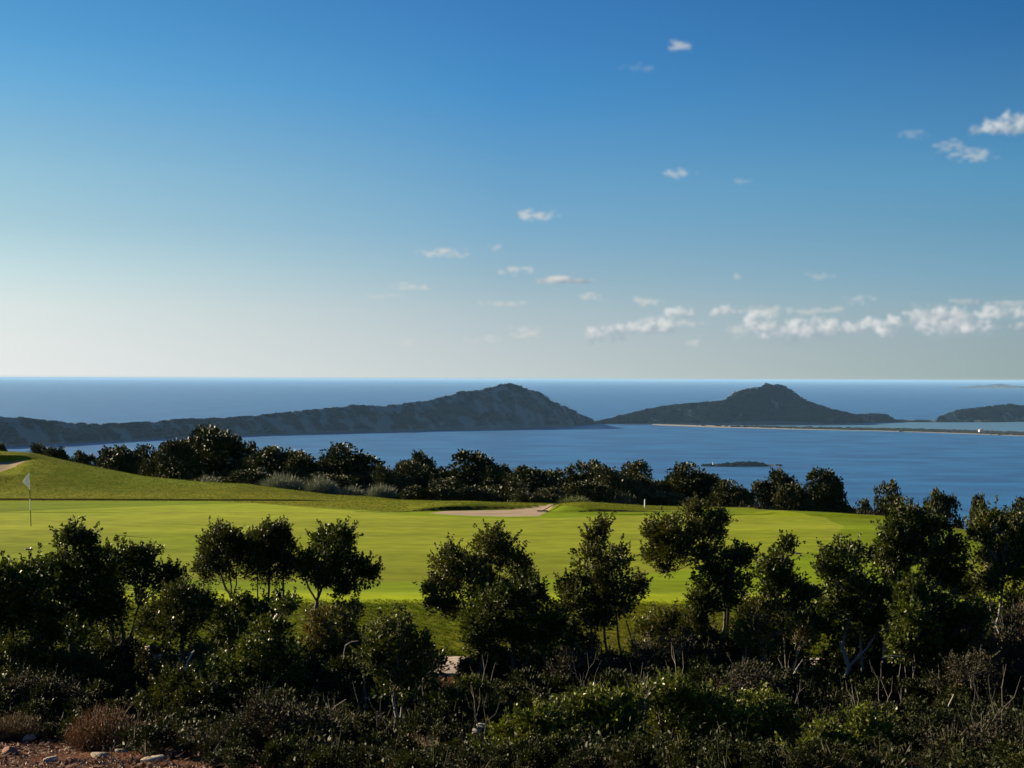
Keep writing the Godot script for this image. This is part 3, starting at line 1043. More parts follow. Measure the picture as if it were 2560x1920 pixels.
func build_sea() -> void:
	var v := PackedVector3Array()
	var uv := PackedVector2Array()
	var ix := PackedInt32Array()
	var rings := [0.0, 800.0, 2000.0, 4000.0, 8000.0, 16000.0, 32000.0, 60000.0, 100000.0, 145000.0]
	for r in rings:
		for k in 96:
			v.append(Vector3(cos(TAU * k / 96.0) * r, SEA, sin(TAU * k / 96.0) * r))
	for j in rings.size() - 1:
		for k in 96:
			var a := j * 96 + k
			var b := j * 96 + (k + 1) % 96
			ix.append_array(PackedInt32Array([a, b, a + 96, b, b + 96, a + 96]))
	var sea := flat("sea", Color(0.014, 0.104, 0.250), 0.5, 0.42)
	sea.albedo_texture = sea_streaks(4)
	sea.roughness = 0.5
	sea.uv1_triplanar = true
	sea.uv1_world_triplanar = true
	sea.uv1_scale = Vector3(1.0 / 1500.0, 1.0 / 1500.0, 1.0 / 700.0)
	structure("sea", grid_mesh(v, uv, PackedColorArray(), ix), sea, "deep blue sea reaching the horizon around the islands")
	# islands and hills across the bay
	island("island", "long dark ridge island rising to a rocky peak across the bay", "island",
		[[-1400, 935], [-1000, 905], [-600, 880], [-300, 886], [-160, 893], [-60, 896], [0, 900], [40, 902], [130, 912], [200, 916], [265, 915], [330, 912], [380, 906], [480, 904], [540, 899], [600, 893], [660, 887], [720, 882], [770, 874], [800, 876], [830, 878], [920, 866], [960, 857], [1000, 846], [1030, 843], [1060, 838], [1080, 831], [1100, 829], [1118, 832], [1140, 842], [1165, 847], [1190, 866], [1240, 888], [1270, 902], [1290, 911]],
		[[-1400, 1000], [-160, 972], [30, 965], [250, 953], [500, 942], [700, 936], [900, 931], [1110, 926], [1200, 923], [1290, 916]], 430.0, 0.06, 780, 11, 14000)
	var castle_hill := island("hill", "dark wooded hill with ruined walls on its shoulder, right of the peak island", "hill",
		[[1292, 911], [1310, 906], [1335, 900], [1360, 894], [1400, 884], [1450, 876], [1500, 871], [1560, 866], [1578, 858], [1586, 851], [1592, 846], [1615, 842], [1640, 836.5], [1650, 832.5], [1658, 830], [1664, 832], [1680, 831.5], [1692, 833], [1706, 841], [1712, 846], [1730, 858], [1750, 869], [1775, 877], [1800, 885], [1830, 892], [1850, 896], [1880, 894], [1910, 895], [1925, 901], [1938, 909]],
		[[1292, 916], [1400, 917], [1560, 919], [1700, 918], [1800, 917], [1938, 912]], 420.0, -0.22, 330, 12, 8000)
	island("headland", "low dark headland with a pale cliff at its tip, right edge", "headland",
		[[2022, 908], [2035, 898], [2050, 890], [2075, 885], [2100, 882], [2125, 880], [2150, 876], [2180, 873], [2212, 877], [2300, 868], [2420, 880], [2500, 900]],
		[[2022, 911], [2212, 911], [2500, 911]], 330.0, 0.0, 170, 13, 3500)
	island("distant_island", "hazy low island lying on the horizon", "island",
		[[2060, 837.5], [2100, 834.5], [2112, 831.5], [2125, 833], [2150, 829.5], [2165, 829], [2185, 832], [2212, 834], [2260, 836], [2300, 838]],
		[[2060, 838.6], [2300, 840.2]], 600.0, -0.1, 90, 14, 0)
	island("flat_shore", "thin strip of low scrubland along the far side of the lagoon", "land",
		[[1880, 908], [1960, 907], [2040, 908.5], [2130, 908], [2212, 908], [2400, 907]],
		[[1880, 911.5], [1960, 912], [2040, 912.5], [2130, 912.5], [2212, 911.5], [2400, 911]], 90.0, 0.02, 120, 15, 1500)
	var islet := island("islet", "tiny scrubby islet alone in the middle of the bay", "islet",
		[[1520, 1006.5], [1545, 1004], [1570, 1001.5], [1600, 999.5], [1625, 998], [1645, 1001], [1665, 1003], [1684, 1006]],
		[[1520, 1007.3], [1600, 1008.5], [1684, 1007]], 26.0, 0.05, 60, 16, 260)
	# sand spit with scrub, and the pale lagoon behind it
	var front := [[1400, 916.5], [1430, 919], [1480, 921], [1560, 924], [1700, 927.5], [1800, 929.5], [1900, 931.5], [2000, 934.5], [2100, 938], [2212, 942.5], [2400, 952], [2600, 964]]
	var rear := [[1400, 915.5], [1430, 917], [1480, 918.5], [1560, 920.5], [1700, 923], [1800, 925], [1900, 926.5], [2000, 928.5], [2100, 931.5], [2212, 935.5], [2400, 944], [2600, 955]]
	var spit := strip(front, rear, 1.6, 140)
	var sp := thing("sand_spit", "long low sand spit with a line of scrub between bay and lagoon", "sand spit", spit.origin)
	part("beach", spit.mesh, flat("sand", Color(0.20, 0.18, 0.15), 0.95, 0.2), sp)
	rng.seed = 88
	var sites := []
	for k in 4000:
		var xd := lerpf(1500.0, 2590.0, sqrt(rng.randf()))
		var a := shore_away(xd, straight(front, xd))
		var b := shore_away(xd, straight(rear, xd))
		var p := P(xd, 900.0, lerpf(a, b, rng.randf_range(0.07 + 0.2 * (1.0 - smoothstep(1600.0, 1900.0, xd)), 0.98)))
		p.y = SEA + 1.2
		sites.append(p - spit.origin)
	tag(scrub_cover(sp, sites, 7000, Vector2(2.5, 6.0), lin(52, 58, 44), lin(74, 76, 58)), "", "", "", "stuff")
	var lagoon := flat("lagoon", Color(0.055, 0.125, 0.185), 0.45, 0.36)
	var lag := strip([[1420, 917.5], [1560, 922], [1700, 925], [1900, 929], [2100, 934], [2212, 938], [2600, 958]], [[1420, 915.5], [1560, 915.5], [1700, 914], [1900, 909], [2100, 907], [2212, 907], [2600, 905]], 0.5, 60)
	var lo := structure("lagoon_water", lag.mesh, lagoon, "pale still lagoon behind the sand spit")
	lo.position = lag.origin
	# small house on the spit, lighthouse on the islet, ship on the horizon
	var hp := P(2119, 931, shore_away(2119, 936.5) + 60.0)
	hp.y = SEA + 1.2
	var house := thing("house", "tiny white house among the scrub on the spit", "house", hp)
	part("wall", box(Vector3(13, 8, 10), Vector3(0, 4, 0)), flat("whitewash", Color(0.75, 0.74, 0.70), 0.9), house)
	part("roof", prism(14, 3.0, 11, 8.0), flat("clay_roof", Color(0.40, 0.22, 0.14), 0.9), house)
	part("window", box(Vector3(1.4, 1.8, 0.3), Vector3(-3, 4.5, 5.0)), flat("dark_window", Color(0.05, 0.05, 0.06), 0.3), house)
	part("window", box(Vector3(1.4, 1.8, 0.3), Vector3(3, 4.5, 5.0)), flat("dark_window", Color.BLACK), house)
	var lp := P(1540, 1006, shore_away(1540, 1007.4) + 6.0)
	lp.y = SEA + 1.5
	var beacon := thing("beacon", "little white beacon on the left end of the islet", "beacon", lp)
	part("tower", cone(1.1, 0.8, 5.0, 0.0), flat("whitewash", Color.WHITE), beacon)
	part("lantern", cone(0.7, 0.2, 1.5, 5.0), flat("beacon_cap", Color(0.5, 0.5, 0.5)), beacon)
	var sd := 42000.0
	var boat := P(861, 815.5, sd)
	boat.y = SEA
	var ship := thing("ship", "pale cargo ship on the sea horizon above the long island", "ship", boat)
	part("hull", box(Vector3(110, 12, 24), Vector3(0, 5, 0)), flat("hull_paint", Color(0.12, 0.13, 0.15), 0.6), ship)
	part("bridge", box(Vector3(16, 28, 20), Vector3(30, 25, 0)), flat("whitewash", Color.WHITE), ship)
	part("mast", box(Vector3(4, 36, 4), Vector3(-10, 29, 0)), flat("whitewash", Color.WHITE), ship)
	# ruined walls on the hill's shoulder: pieces of pale masonry along the crest
	var stone_mat := flat("castle_stone", Color(0.45, 0.41, 0.34), 0.95, 0.2)
	var wd := shore_away(1610, 918) + 160.0
	var cp := P(1610, 843, wd)
	var walls := thing("ruined_wall", "pale ruined fortress wall on the shoulder of the wooded hill", "ruin", cp)
	for q in [[1578, 858, 14, 9], [1588, 850.5, 16, 11], [1596, 848, 10, 7], [1606, 845.5, 24, 8], [1618, 842.5, 30, 8], [1630, 840, 22, 7]]:
		var wp := P(q[0], q[1], wd + 5.0) - cp
		part("wall_section", box(Vector3(q[2], q[3], 5), wp + Vector3(0, 2.0, 0)), stone_mat, walls)
	var kp := P(1654, 831, wd + 45.0)
	var tower := thing("ruined_tower", "stub of a ruined tower on the wooded hill's summit", "ruin", kp)
	part("tower_stump", box(Vector3(12, 11, 9), Vector3(0, 0.5, 0)), flat("castle_shade", Color(0.2, 0.19, 0.16), 0.95), tower)

func sea_streaks(seed_value: int) -> NoiseTexture2D:
	var t := noise_texture(0.006, 1024, 6, seed_value)
	t.color_ramp = Gradient.new()
	t.color_ramp.set_color(0, Color(0.74, 0.78, 0.82))
	t.color_ramp.set_color(1, Color(1, 1, 1))
	t.color_ramp.set_offset(0, 0.25)
	t.color_ramp.set_offset(1, 0.75)
	return t

func strip(front: Array, rear: Array, high: float, n: int) -> Dictionary:
	var v := PackedVector3Array()
	var ix := PackedInt32Array()
	var x0: float = front[0][0]
	var x1: float = front[-1][0]
	var origin := Vector3.ZERO
	for k in n + 1:
		var xd := lerpf(x0, x1, float(k) / n)
		var a := shore_away(xd, straight(front, xd))
		var b := maxf(shore_away(xd, straight(rear, xd)), a + 2.0)
		if k == 0: origin = Vector3(P(xd, 900, a).x, SEA, -a)
		for q in [[a, -2.0], [lerpf(a, b, 0.06), high], [lerpf(a, b, 0.94), high], [b, -2.0]]:
			v.append(Vector3(P(xd, 900, q[0]).x, SEA + q[1], -q[0]) - origin)
	for k in n:
		for q in 3:
			var a := k * 4 + q
			ix.append_array(PackedInt32Array([a, a + 1, a + 4, a + 4, a + 1, a + 5]))
	return {"mesh": grid_mesh(v, PackedVector2Array(), PackedColorArray(), ix), "origin": origin}

func box(size: Vector3, at: Vector3) -> ArrayMesh:
	var b := BoxMesh.new()
	b.size = size
	var st := SurfaceTool.new()
	st.append_from(b, 0, Transform3D(Basis.IDENTITY, at))
	return st.commit()

func cone(r0: float, r1: float, high: float, from: float) -> ArrayMesh:
	var c := CylinderMesh.new()
	c.bottom_radius = r0
	c.top_radius = r1
	c.height = high
	c.radial_segments = 16
	c.rings = 1
	var st := SurfaceTool.new()
	st.append_from(c, 0, Transform3D(Basis.IDENTITY, Vector3(0, from + high * 0.5, 0)))
	return st.commit()

func prism(w: float, high: float, deep: float, from: float) -> ArrayMesh:
	var p := PrismMesh.new()
	p.size = Vector3(w, high, deep)
	var st := SurfaceTool.new()
	st.append_from(p, 0, Transform3D(Basis.IDENTITY, Vector3(0, from + high * 0.5, 0)))
	return st.commit()

# ------------------------------------------------------------------ trees beyond the green
func unit_tree(kind: int, seed_value: int) -> Array:   # [leaves, wood], one metre tall, one metre wide
	rng.seed = seed_value
	var st := {"len": 0.034, "wid": 0.026, "clump": 0.055, "per": 26, "cover": 2.3, "shoots": 0, "up": 0.5, "a": Color(0.018, 0.026, 0.005), "b": Color(0.062, 0.066, 0.012), "bark": Color(0.08, 0.07, 0.06)}
	var lobes := []
	match kind:
		0:  # broad oak crown of many domes
			for k in 9: lobes.append([Vector3(rng.randf_range(-0.3, 0.3), rng.randf_range(0.22, 0.7), rng.randf_range(-0.3, 0.3)), Vector3.ONE * rng.randf_range(0.15, 0.25)])
			lobes.append([Vector3(rng.randf_range(-0.08, 0.08), 0.8, 0), Vector3(0.24, 0.18, 0.24)])
		1:  # dome to the ground
			for k in 8: lobes.append([Vector3(rng.randf_range(-0.3, 0.3), rng.randf_range(0.2, 0.55), rng.randf_range(-0.3, 0.3)), Vector3.ONE * rng.randf_range(0.16, 0.24)])
			for k in 3: lobes.append([Vector3(rng.randf_range(-0.16, 0.16), 0.74, rng.randf_range(-0.1, 0.1)), Vector3.ONE * rng.randf_range(0.15, 0.22)])
		2:  # ragged, taller to one side
			for k in 7: lobes.append([Vector3(-0.3 + 0.1 * k, 0.3 + 0.055 * k + rng.randf_range(-0.1, 0.1), rng.randf_range(-0.2, 0.2)), Vector3.ONE * rng.randf_range(0.14, 0.22)])
			lobes.append([Vector3(0.2, 0.8, 0), Vector3(0.2, 0.17, 0.2)])
			lobes.append([Vector3(-0.25, 0.55, 0), Vector3(0.18, 0.2, 0.2)])
			lobes.append([Vector3(0.3, 0.4, 0.1), Vector3(0.2, 0.2, 0.2)])
		3:  # olive-toned, looser
			st.a = Color(0.040, 0.048, 0.016)
			st.b = Color(0.085, 0.082, 0.028)
			st.per = 18
			for k in 10: lobes.append([Vector3(rng.randf_range(-0.32, 0.32), rng.randf_range(0.3, 0.78), rng.randf_range(-0.3, 0.3)), Vector3.ONE * rng.randf_range(0.12, 0.2)])
			lobes.append([Vector3(0.0, 0.4, 0), Vector3(0.36, 0.3, 0.3)])
	var h := Heap.new()
	var w := Heap.new()
	crown_heap(h, lobes, st)
	w.tube(bent_path(Vector3(0, -0.15, 0), Vector3(0.02, 0.45, 0.0), 0.06, 5), tapered(6, 0.035, 0.018), 7, st.bark)
	for l in lobes: w.tube(bent_path(Vector3(0.0, 0.25, 0.0), l[0], 0.1, 4), tapered(5, 0.014, 0.005), 5, st.bark)
	return [h.mesh(), w.mesh()]

func build_far_trees() -> void:
	var protos := []
	for k in 8: protos.append(unit_tree([0, 1, 2, 3, 1, 0, 2, 3][k], 500 + k))
	var leaf_mat := tinted("far_leaf", 0.6, 0.35, 0.1)
	var made := {}
	# [x, top, half width, depth, shape, label]
	var list := [
		[5, 958, 20, 92, 1, "dark bush peeping over the crest of the high left mound"],
		[82, 962, 34, 98, 0, "small round dark tree at the left end of the tree line"],
		[128, 966, 34, 97, 1, "second small dark tree from the left, close against the first"],
		[178, 972, 30, 92, 4, "low dark bush between the left pair of trees and the long hedge"],
		[215, 964, 44, 99, 2, "dark tree at the left end of the long low hedge"],
		[262, 967, 40, 100, 0, "rounded middle tree of the low hedge left of the tallest tree"],
		[308, 966, 42, 99, 5, "right end tree of the low hedge, beside the tallest tree"],
		[392, 950, 46, 93, 1, "left shoulder tree leaning against the tallest tree"],
		[452, 927, 74, 95, 0, "tallest broad dark oak of the tree line, behind the left mound"],
		[510, 952, 36, 96, 6, "short dark tree tucked under the right side of the tallest tree"],
		[590, 963, 84, 92, 4, "wide flat-topped dark oak right of the tallest tree"],
		[660, 985, 40, 90, 1, "dark bush filling the dip right of the wide flat-topped oak"],
		[732, 962, 62, 91, 5, "olive brown oak with a dark round top, above the silver shrubs"],
		[800, 976, 52, 90, 3, "lighter olive-toned tree right of the oak above the silver shrubs"],
		[850, 990, 46, 88, 7, "sunlit olive bushy tree behind the pale spiky shrub"],
		[905, 979, 34, 95, 0, "narrow dark tree in the gap left of the broad triple-domed oak"],
		[978, 972, 66, 92, 2, "broad dark oak stepping down to the right, behind the bunker"],
		[1010, 1018, 60, 86, 3, "low yellow-green bush at the foot of the oak behind the bunker"],
		[1085, 1003, 40, 93, 1, "small dark tree at the low point of the tree line"],
		[1142, 1006, 66, 87, 4, "big smooth dome-shaped dark shrub above the right bunker mound"],
		[1232, 992, 54, 92, 6, "pair-topped dark tree right of the dome-shaped shrub"],
		[1338, 990, 50, 86, 7, "pale-leaved tree with ragged sunlit top, left of the white stake"],
		[1412, 992, 50, 90, 3, "olive-brown rounded tree above the white stake"],
		[1475, 1004, 54, 90, 5, "dark tree right of the white stake with a broken outline"],
		[1535, 1024, 46, 89, 1, "low dark bush under the islet"],
		[1592, 1018, 40, 92, 3, "olive rounded bush just right of the islet"],
		[1680, 1018, 40, 93, 0, "dark tree standing left of the broad pair on the right"],
		[1748, 1011, 58, 91, 2, "broad olive and dark tree, tallest of the right half"],
		[1800, 1040, 40, 92, 1, "dark bush falling away right of the tallest right-hand tree"],
		[1893, 1036, 40, 96, 6, "thin-topped dark tree standing alone against the blue bay"],
		[2030, 1054, 38, 97, 4, "rounded dark bush against the bay, above the right foreground trees"],
		[2120, 1068, 20, 98, 1, "smallest round bush on the skyline near the right edge"],
		[2205, 1080, 36, 94, 5, "dark bush cut by the right edge of the skyline"],
		[460, 1000, 60, 88, 3, "olive bush in front of the tallest oak's shaded trunk"],
		[1150, 1050, 46, 82, 7, "bright olive bush just behind the right bunker mound"],
		[930, 1030, 50, 85, 6, "dark ragged bush between the silver shrubs and the bunker"],
		[1280, 1040, 56, 83, 1, "dark low bush behind the rim right of the bunker"],
		[700, 1020, 60, 86, 4, "dark bush behind the rounder silver shrub"],
		[550, 1015, 56, 87, 1, "dark bush behind the wider silver shrub"],
		[345, 985, 40, 95, 1, "low dark bush joining the hedge to the tallest tree's left shoulder"],
		[630, 985, 44, 93, 0, "dark crown bridging the flat-topped oak and the olive brown oak"],
		[875, 998, 40, 90, 5, "low dark crown between the pale spiky shrub's tree and the narrow dark tree"],
		[1040, 1005, 44, 91, 2, "dark crown filling the slope right of the triple-domed oak"],
		[1190, 1008, 40, 91, 6, "dark crown between the dome-shaped shrub and the pair-topped tree"],
		[1285, 1010, 44, 90, 0, "dark crown bridging the pair-topped and pale-leaved trees"],
		[1375, 1012, 34, 89, 1, "dark crown just left above the white stake"],
		[1440, 1030, 50, 86, 3, "olive bush right of the white stake, at the rim"],
		[1565, 1040, 44, 87, 5, "low dark bush behind the umbrella oak's crown"],
		[1720, 1045, 40, 90, 1, "dark bush under the gap between the right-hand pair"],
		[1650, 1065, 40, 88, 3, "olive bush at the green's far right rim below the skyline"],
	]
	for q in list:
		var d: float = q[3]
		var at := P(q[0], 1000.0, d)
		var gy := ground_height(at.x, d)
		var tall := P(q[0], q[1], d).y - gy + 0.3
		var wide := px(q[2] * 3.1, d)
		var o: Node3D
		var k: int = q[4]
		var called: String = "oak_tree" if tall > 2.6 else "dark_bush"
		if made.has(k):
			o = made[k].duplicate()
			o.name = numbered(called)
			add_child(o, true)
		else:
			o = thing(called, "", "", Vector3.ZERO)
			part("trunk", protos[k][1], tinted("bark", 0.85, 0.35), o)
			part("crown", protos[k][0], leaf_mat, o)
			made[k] = o
		o.position = Vector3(at.x, gy - 0.3, -d)
		o.scale = Vector3(wide, tall, wide * 0.9)
		o.rotation.y = fmod(absf(q[0] * 1.37), 0.9) - 0.45
		tag(o, q[5], "tree" if tall > 2.6 else "bush", "trees and bushes beyond the green")
	# silver and brown shrubs along the far rim
	var silver := Color(0.20, 0.21, 0.15)
	var silver2 := Color(0.13, 0.15, 0.10)
	var brown := Color(0.13, 0.085, 0.055)
	var brown2 := Color(0.19, 0.14, 0.09)
	broom("silver_shrub", "wide silver-grey shrub at the rim below the flat-topped oak", "shrub", 79.5, 608, 52, 1014, silver, silver2, 3600, 0.32, 0.022, 0, 701)
	broom("silver_shrub", "rounder silver-grey shrub right of the wide one", "shrub", 78.5, 692, 38, 1020, silver, silver2, 3000, 0.32, 0.022, 0, 702)
	broom("silver_shrub", "spiky pale silver shrub at the rim where the mound ends", "shrub", 76.5, 822, 34, 1046, silver, silver2, 1800, 0.38, 0.020, 0, 703)
	broom("silver_shrub", "small silver tuft below the tallest oak", "shrub", 83.0, 452, 28, 1012, silver * 0.8, silver2, 1200, 0.3, 0.02, 0, 704)
	broom("silver_shrub", "low grey-green shrub between round silver shrub and spiky one", "shrub", 78.0, 752, 40, 1050, silver * 0.7, silver2 * 0.8, 1600, 0.3, 0.022, 0, 705)
	broom("silver_shrub", "faint grey-green shrub at the foot of the low hedge", "shrub", 88.0, 232, 30, 1000, silver * 0.6, silver2 * 0.8, 1200, 0.3, 0.022, 0, 706)
	broom("silver_shrub", "grey shrub right of the faint hedge-foot one, on the mound's rim", "shrub", 87.0, 330, 40, 1016, silver * 0.6, silver2 * 0.8, 1500, 0.3, 0.022, 0, 707)
	broom("grass_tuft", "sunlit green tuft on the rim above the right bunker mound", "shrub", 73.0, 1240, 40, 1068, Color(0.09, 0.12, 0.03), Color(0.14, 0.15, 0.05), 1400, 0.25, 0.02, 0, 708)
	broom("dry_shrub", "brown dry brush at the rim under the olive bush right of the islet", "shrub", 84.0, 1610, 60, 1064, brown, brown2, 2600, 0.3, 0.02, 0, 709)
	broom("dry_shrub", "brown dry brush below the lone thin-topped tree", "shrub", 84.0, 1880, 62, 1062, brown, brown2, 2600, 0.3, 0.02, 0, 710)
	broom("dry_shrub", "brown thicket stretching right of the lone tree's brush", "shrub", 82.0, 1985, 60, 1076, brown * 0.8, brown2 * 0.8, 2400, 0.3, 0.02, 0, 711)
	broom("dry_shrub", "reddish brown dry thicket near the right edge under the smallest bush", "shrub", 80.0, 2110, 72, 1088, brown, brown2 * 1.1, 3000, 0.3, 0.02, 0, 712)
	broom("dry_shrub", "pale brown brush cut by the right edge", "shrub", 79.0, 2205, 50, 1095, brown2, brown2 * 1.3, 2200, 0.3, 0.02, 0, 713)
	broom("grey_shrub", "grey-green feathery shrub left of the white stake", "shrub", 82.0, 1340, 60, 1040, Color(0.05, 0.06, 0.03), Color(0.08, 0.09, 0.045), 2600, 0.3, 0.025, 0, 714)

# ------------------------------------------------------------------ the thicket in front
func build_foreground() -> void:
	var pale := Color(0.24, 0.20, 0.165)
	var dark := Color(0.08, 0.068, 0.055)
	styles = {
		"oak": {"len": 0.074, "wid": 0.046, "clump": 0.115, "per": 22, "cover": 1.7, "a": Color(0.024, 0.038, 0.005), "b": Color(0.059, 0.075, 0.010), "bark": dark},
		"oak_olive": {"len": 0.068, "wid": 0.038, "clump": 0.115, "per": 20, "cover": 1.5, "a": Color(0.038, 0.047, 0.007), "b": Color(0.081, 0.085, 0.018), "bark": dark, "dry": 0.06, "c": Color(0.11, 0.075, 0.025)},
		"oak_fine": {"len": 0.060, "wid": 0.030, "clump": 0.10, "per": 22, "cover": 1.7, "a": Color(0.027, 0.036, 0.007), "b": Color(0.059, 0.067, 0.014), "bark": dark, "up": 0.6},
		"bright": {"len": 0.072, "wid": 0.046, "clump": 0.10, "per": 20, "cover": 1.5, "a": Color(0.039, 0.060, 0.007), "b": Color(0.089, 0.106, 0.014), "bark": dark, "through": 0.34},
		"sparse": {"len": 0.062, "wid": 0.034, "clump": 0.09, "per": 15, "cover": 0.95, "a": Color(0.048, 0.051, 0.010), "b": Color(0.098, 0.093, 0.020), "bark": pale, "dry": 0.1, "c": Color(0.15, 0.075, 0.025), "through": 0.34},
		"lentisk": {"len": 0.074, "wid": 0.036, "clump": 0.095, "per": 15, "cover": 1.05, "a": Color(0.048, 0.071, 0.007), "b": Color(0.115, 0.132, 0.015), "bark": dark, "up": 0.8, "rough": 0.36, "mat": "shiny", "through": 0.3, "shoots": 16},
		"scrub": {"len": 0.046, "wid": 0.020, "clump": 0.10, "per": 18, "cover": 0.8, "a": Color(0.014, 0.016, 0.006), "b": Color(0.043, 0.040, 0.016), "bark": Color(0.10, 0.085, 0.07), "dry": 0.1, "c": Color(0.11, 0.07, 0.035), "mat": "dull", "rough": 0.7, "spec": 0.3},
		"pale_oak": {"len": 0.070, "wid": 0.042, "clump": 0.115, "per": 20, "cover": 1.4, "a": Color(0.033, 0.046, 0.007), "b": Color(0.070, 0.083, 0.014), "bark": pale},
		"pale_dense": {"len": 0.074, "wid": 0.044, "clump": 0.115, "per": 22, "cover": 1.8, "a": Color(0.024, 0.038, 0.005), "b": Color(0.059, 0.075, 0.010), "bark": pale},
	}
	# --- left group
	tree("oak_sapling", "tall dark young oak with a pointed top, far left beneath the flag", "tree", 29.0, 150,
		[[165, 1190, 44, 40], [160, 1165, 24, 20], [215, 1225, 55, 42], [120, 1250, 62, 50], [170, 1275, 80, 70], [110, 1330, 95, 75], [205, 1340, 80, 70], [60, 1310, 60, 55]],
		[[[150, 1540, 0.06], [152, 1440, 0.05], [160, 1300, 0.035]], [[110, 1540, 0.04], [112, 1420, 0.035], [105, 1320, 0.025]]], "oak", 101)
	tree("oak_sapling", "dark oak with forked trunk showing lawn through its stems, left", "tree", 30.0, 262,
		[[290, 1225, 58, 48], [335, 1262, 52, 36], [255, 1275, 66, 52], [310, 1210, 34, 26], [372, 1250, 24, 16], [230, 1330, 40, 50]],
		[[[262, 1500, 0.05], [258, 1420, 0.045], [268, 1365, 0.04], [262, 1340, 0.035], [255, 1310, 0.025]], [[266, 1420, 0.035], [285, 1365, 0.03], [300, 1310, 0.02]], [[244, 1490, 0.03], [242, 1400, 0.028], [240, 1340, 0.02]]], "oak", 102)
	tree("oak_bush", "broad black-green oak scrub cut by the left edge", "bush", 27.0, 20,
		[[25, 1290, 80, 70], [70, 1262, 56, 40], [-30, 1330, 90, 80], [60, 1350, 90, 60], [10, 1250, 36, 26], [130, 1385, 70, 40]],
		[[[30, 1540, 0.05], [28, 1440, 0.045], [25, 1330, 0.03]], [[90, 1540, 0.04], [88, 1450, 0.03], [80, 1380, 0.025]], [[175, 1540, 0.03], [172, 1450, 0.026], [160, 1400, 0.02]]], "oak", 103)
	tree("oak_sapling", "small round-headed oak left of centre-left trio, grey leaves on top", "tree", 27.0, 392,
		[[388, 1322, 66, 52], [425, 1310, 40, 38], [340, 1345, 46, 42], [400, 1290, 40, 24], [370, 1372, 60, 32]],
		[[[392, 1560, 0.05], [388, 1470, 0.045], [396, 1410, 0.04], [390, 1360, 0.03]]], "oak_fine", 104)
	# --- the trio over the lawn
	tree("oak_sapling", "left of three slender oaks standing clear over the lawn", "tree", 32.2, 520,
		[[480, 1188, 56, 46], [447, 1221, 34, 38], [512, 1206, 36, 40], [470, 1241, 44, 26], [490, 1161, 34, 22]],
		[[[530, 1470, 0.045], [512, 1330, 0.04], [500, 1296, 0.035], [484, 1262, 0.022], [470, 1225, 0.014]], [[502, 1300, 0.02], [497, 1255, 0.018], [490, 1215, 0.012]], [[502, 1298, 0.018], [510, 1262, 0.015], [512, 1220, 0.012]]], "oak_fine", 105)
	tree("oak_sapling", "middle and tallest of three slender oaks over the lawn", "tree", 32.0, 585,
		[[578, 1173, 52, 40], [610, 1198, 34, 40], [545, 1193, 36, 40], [590, 1228, 52, 42], [556, 1236, 34, 34], [600, 1153, 30, 20]],
		[[[580, 1470, 0.04], [577, 1340, 0.035], [579, 1285, 0.03], [584, 1220, 0.02]], [[598, 1400, 0.03], [604, 1330, 0.028], [612, 1280, 0.022], [612, 1220, 0.016]], [[552, 1340, 0.02], [558, 1300, 0.018], [556, 1240, 0.012]]], "oak_fine", 106)
	tree("oak_sapling", "right of three slender oaks, wide crown on forked trunk", "tree", 31.9, 685,
		[[712, 1180, 48, 38], [735, 1168, 26, 22], [690, 1223, 56, 42], [765, 1233, 46, 42], [730, 1258, 58, 34], [662, 1233, 34, 42], [795, 1248, 22, 18], [748, 1283, 26, 26]],
		[[[692, 1470, 0.05], [680, 1390, 0.045], [679, 1330, 0.04], [684, 1296, 0.036], [702, 1258, 0.022], [715, 1220, 0.014]], [[690, 1390, 0.03], [688, 1340, 0.028], [684, 1300, 0.025], [664, 1262, 0.018], [655, 1235, 0.012]], [[684, 1300, 0.018], [690, 1262, 0.014], [690, 1225, 0.01]]], "oak", 107)
	tree("oak_shrub", "yellow-green leafy shrub below the left and middle slender oaks", "shrub", 31.0, 520,
		[[470, 1345, 44, 40], [520, 1325, 52, 30], [570, 1330, 44, 26], [545, 1370, 60, 44], [490, 1395, 52, 44], [610, 1318, 22, 24]], [], "bright", 108)
	tree("oak_shrub", "dark domed shrub with sunlit left rim, centre-left", "shrub", 25.0, 560,
		[[560, 1415, 62, 50], [595, 1380, 46, 46], [520, 1450, 60, 42], [600, 1450, 70, 60], [470, 1475, 46, 44], [545, 1490, 60, 40], [615, 1320, 22, 22]],
		[[[575, 1590, 0.03], [570, 1510, 0.025], [575, 1440, 0.02]]], "bright", 109)
	tree("oak_shrub", "thin olive-leaved shrub in front of the wide-crowned slender oak", "shrub", 30.0, 722,
		[[715, 1345, 58, 36], [750, 1330, 36, 34], [690, 1380, 44, 40], [740, 1390, 60, 40], [770, 1420, 44, 40], [705, 1430, 50, 36]], [], "sparse", 110)
	tree("oak_sapling", "short sapling with a pale crooked trunk, left of the visible cart path", "tree", 22.0, 852,
		[[850, 1375, 46, 34], [880, 1395, 50, 40], [825, 1405, 36, 40], [870, 1445, 56, 44], [920, 1440, 26, 28], [850, 1490, 40, 34], [800, 1440, 22, 26]],
		[[[846, 1625, 0.035], [850, 1585, 0.03], [858, 1550, 0.028], [850, 1510, 0.022], [862, 1450, 0.014]], [[866, 1625, 0.024], [864, 1570, 0.02], [868, 1520, 0.016]]], "pale_oak", 111)
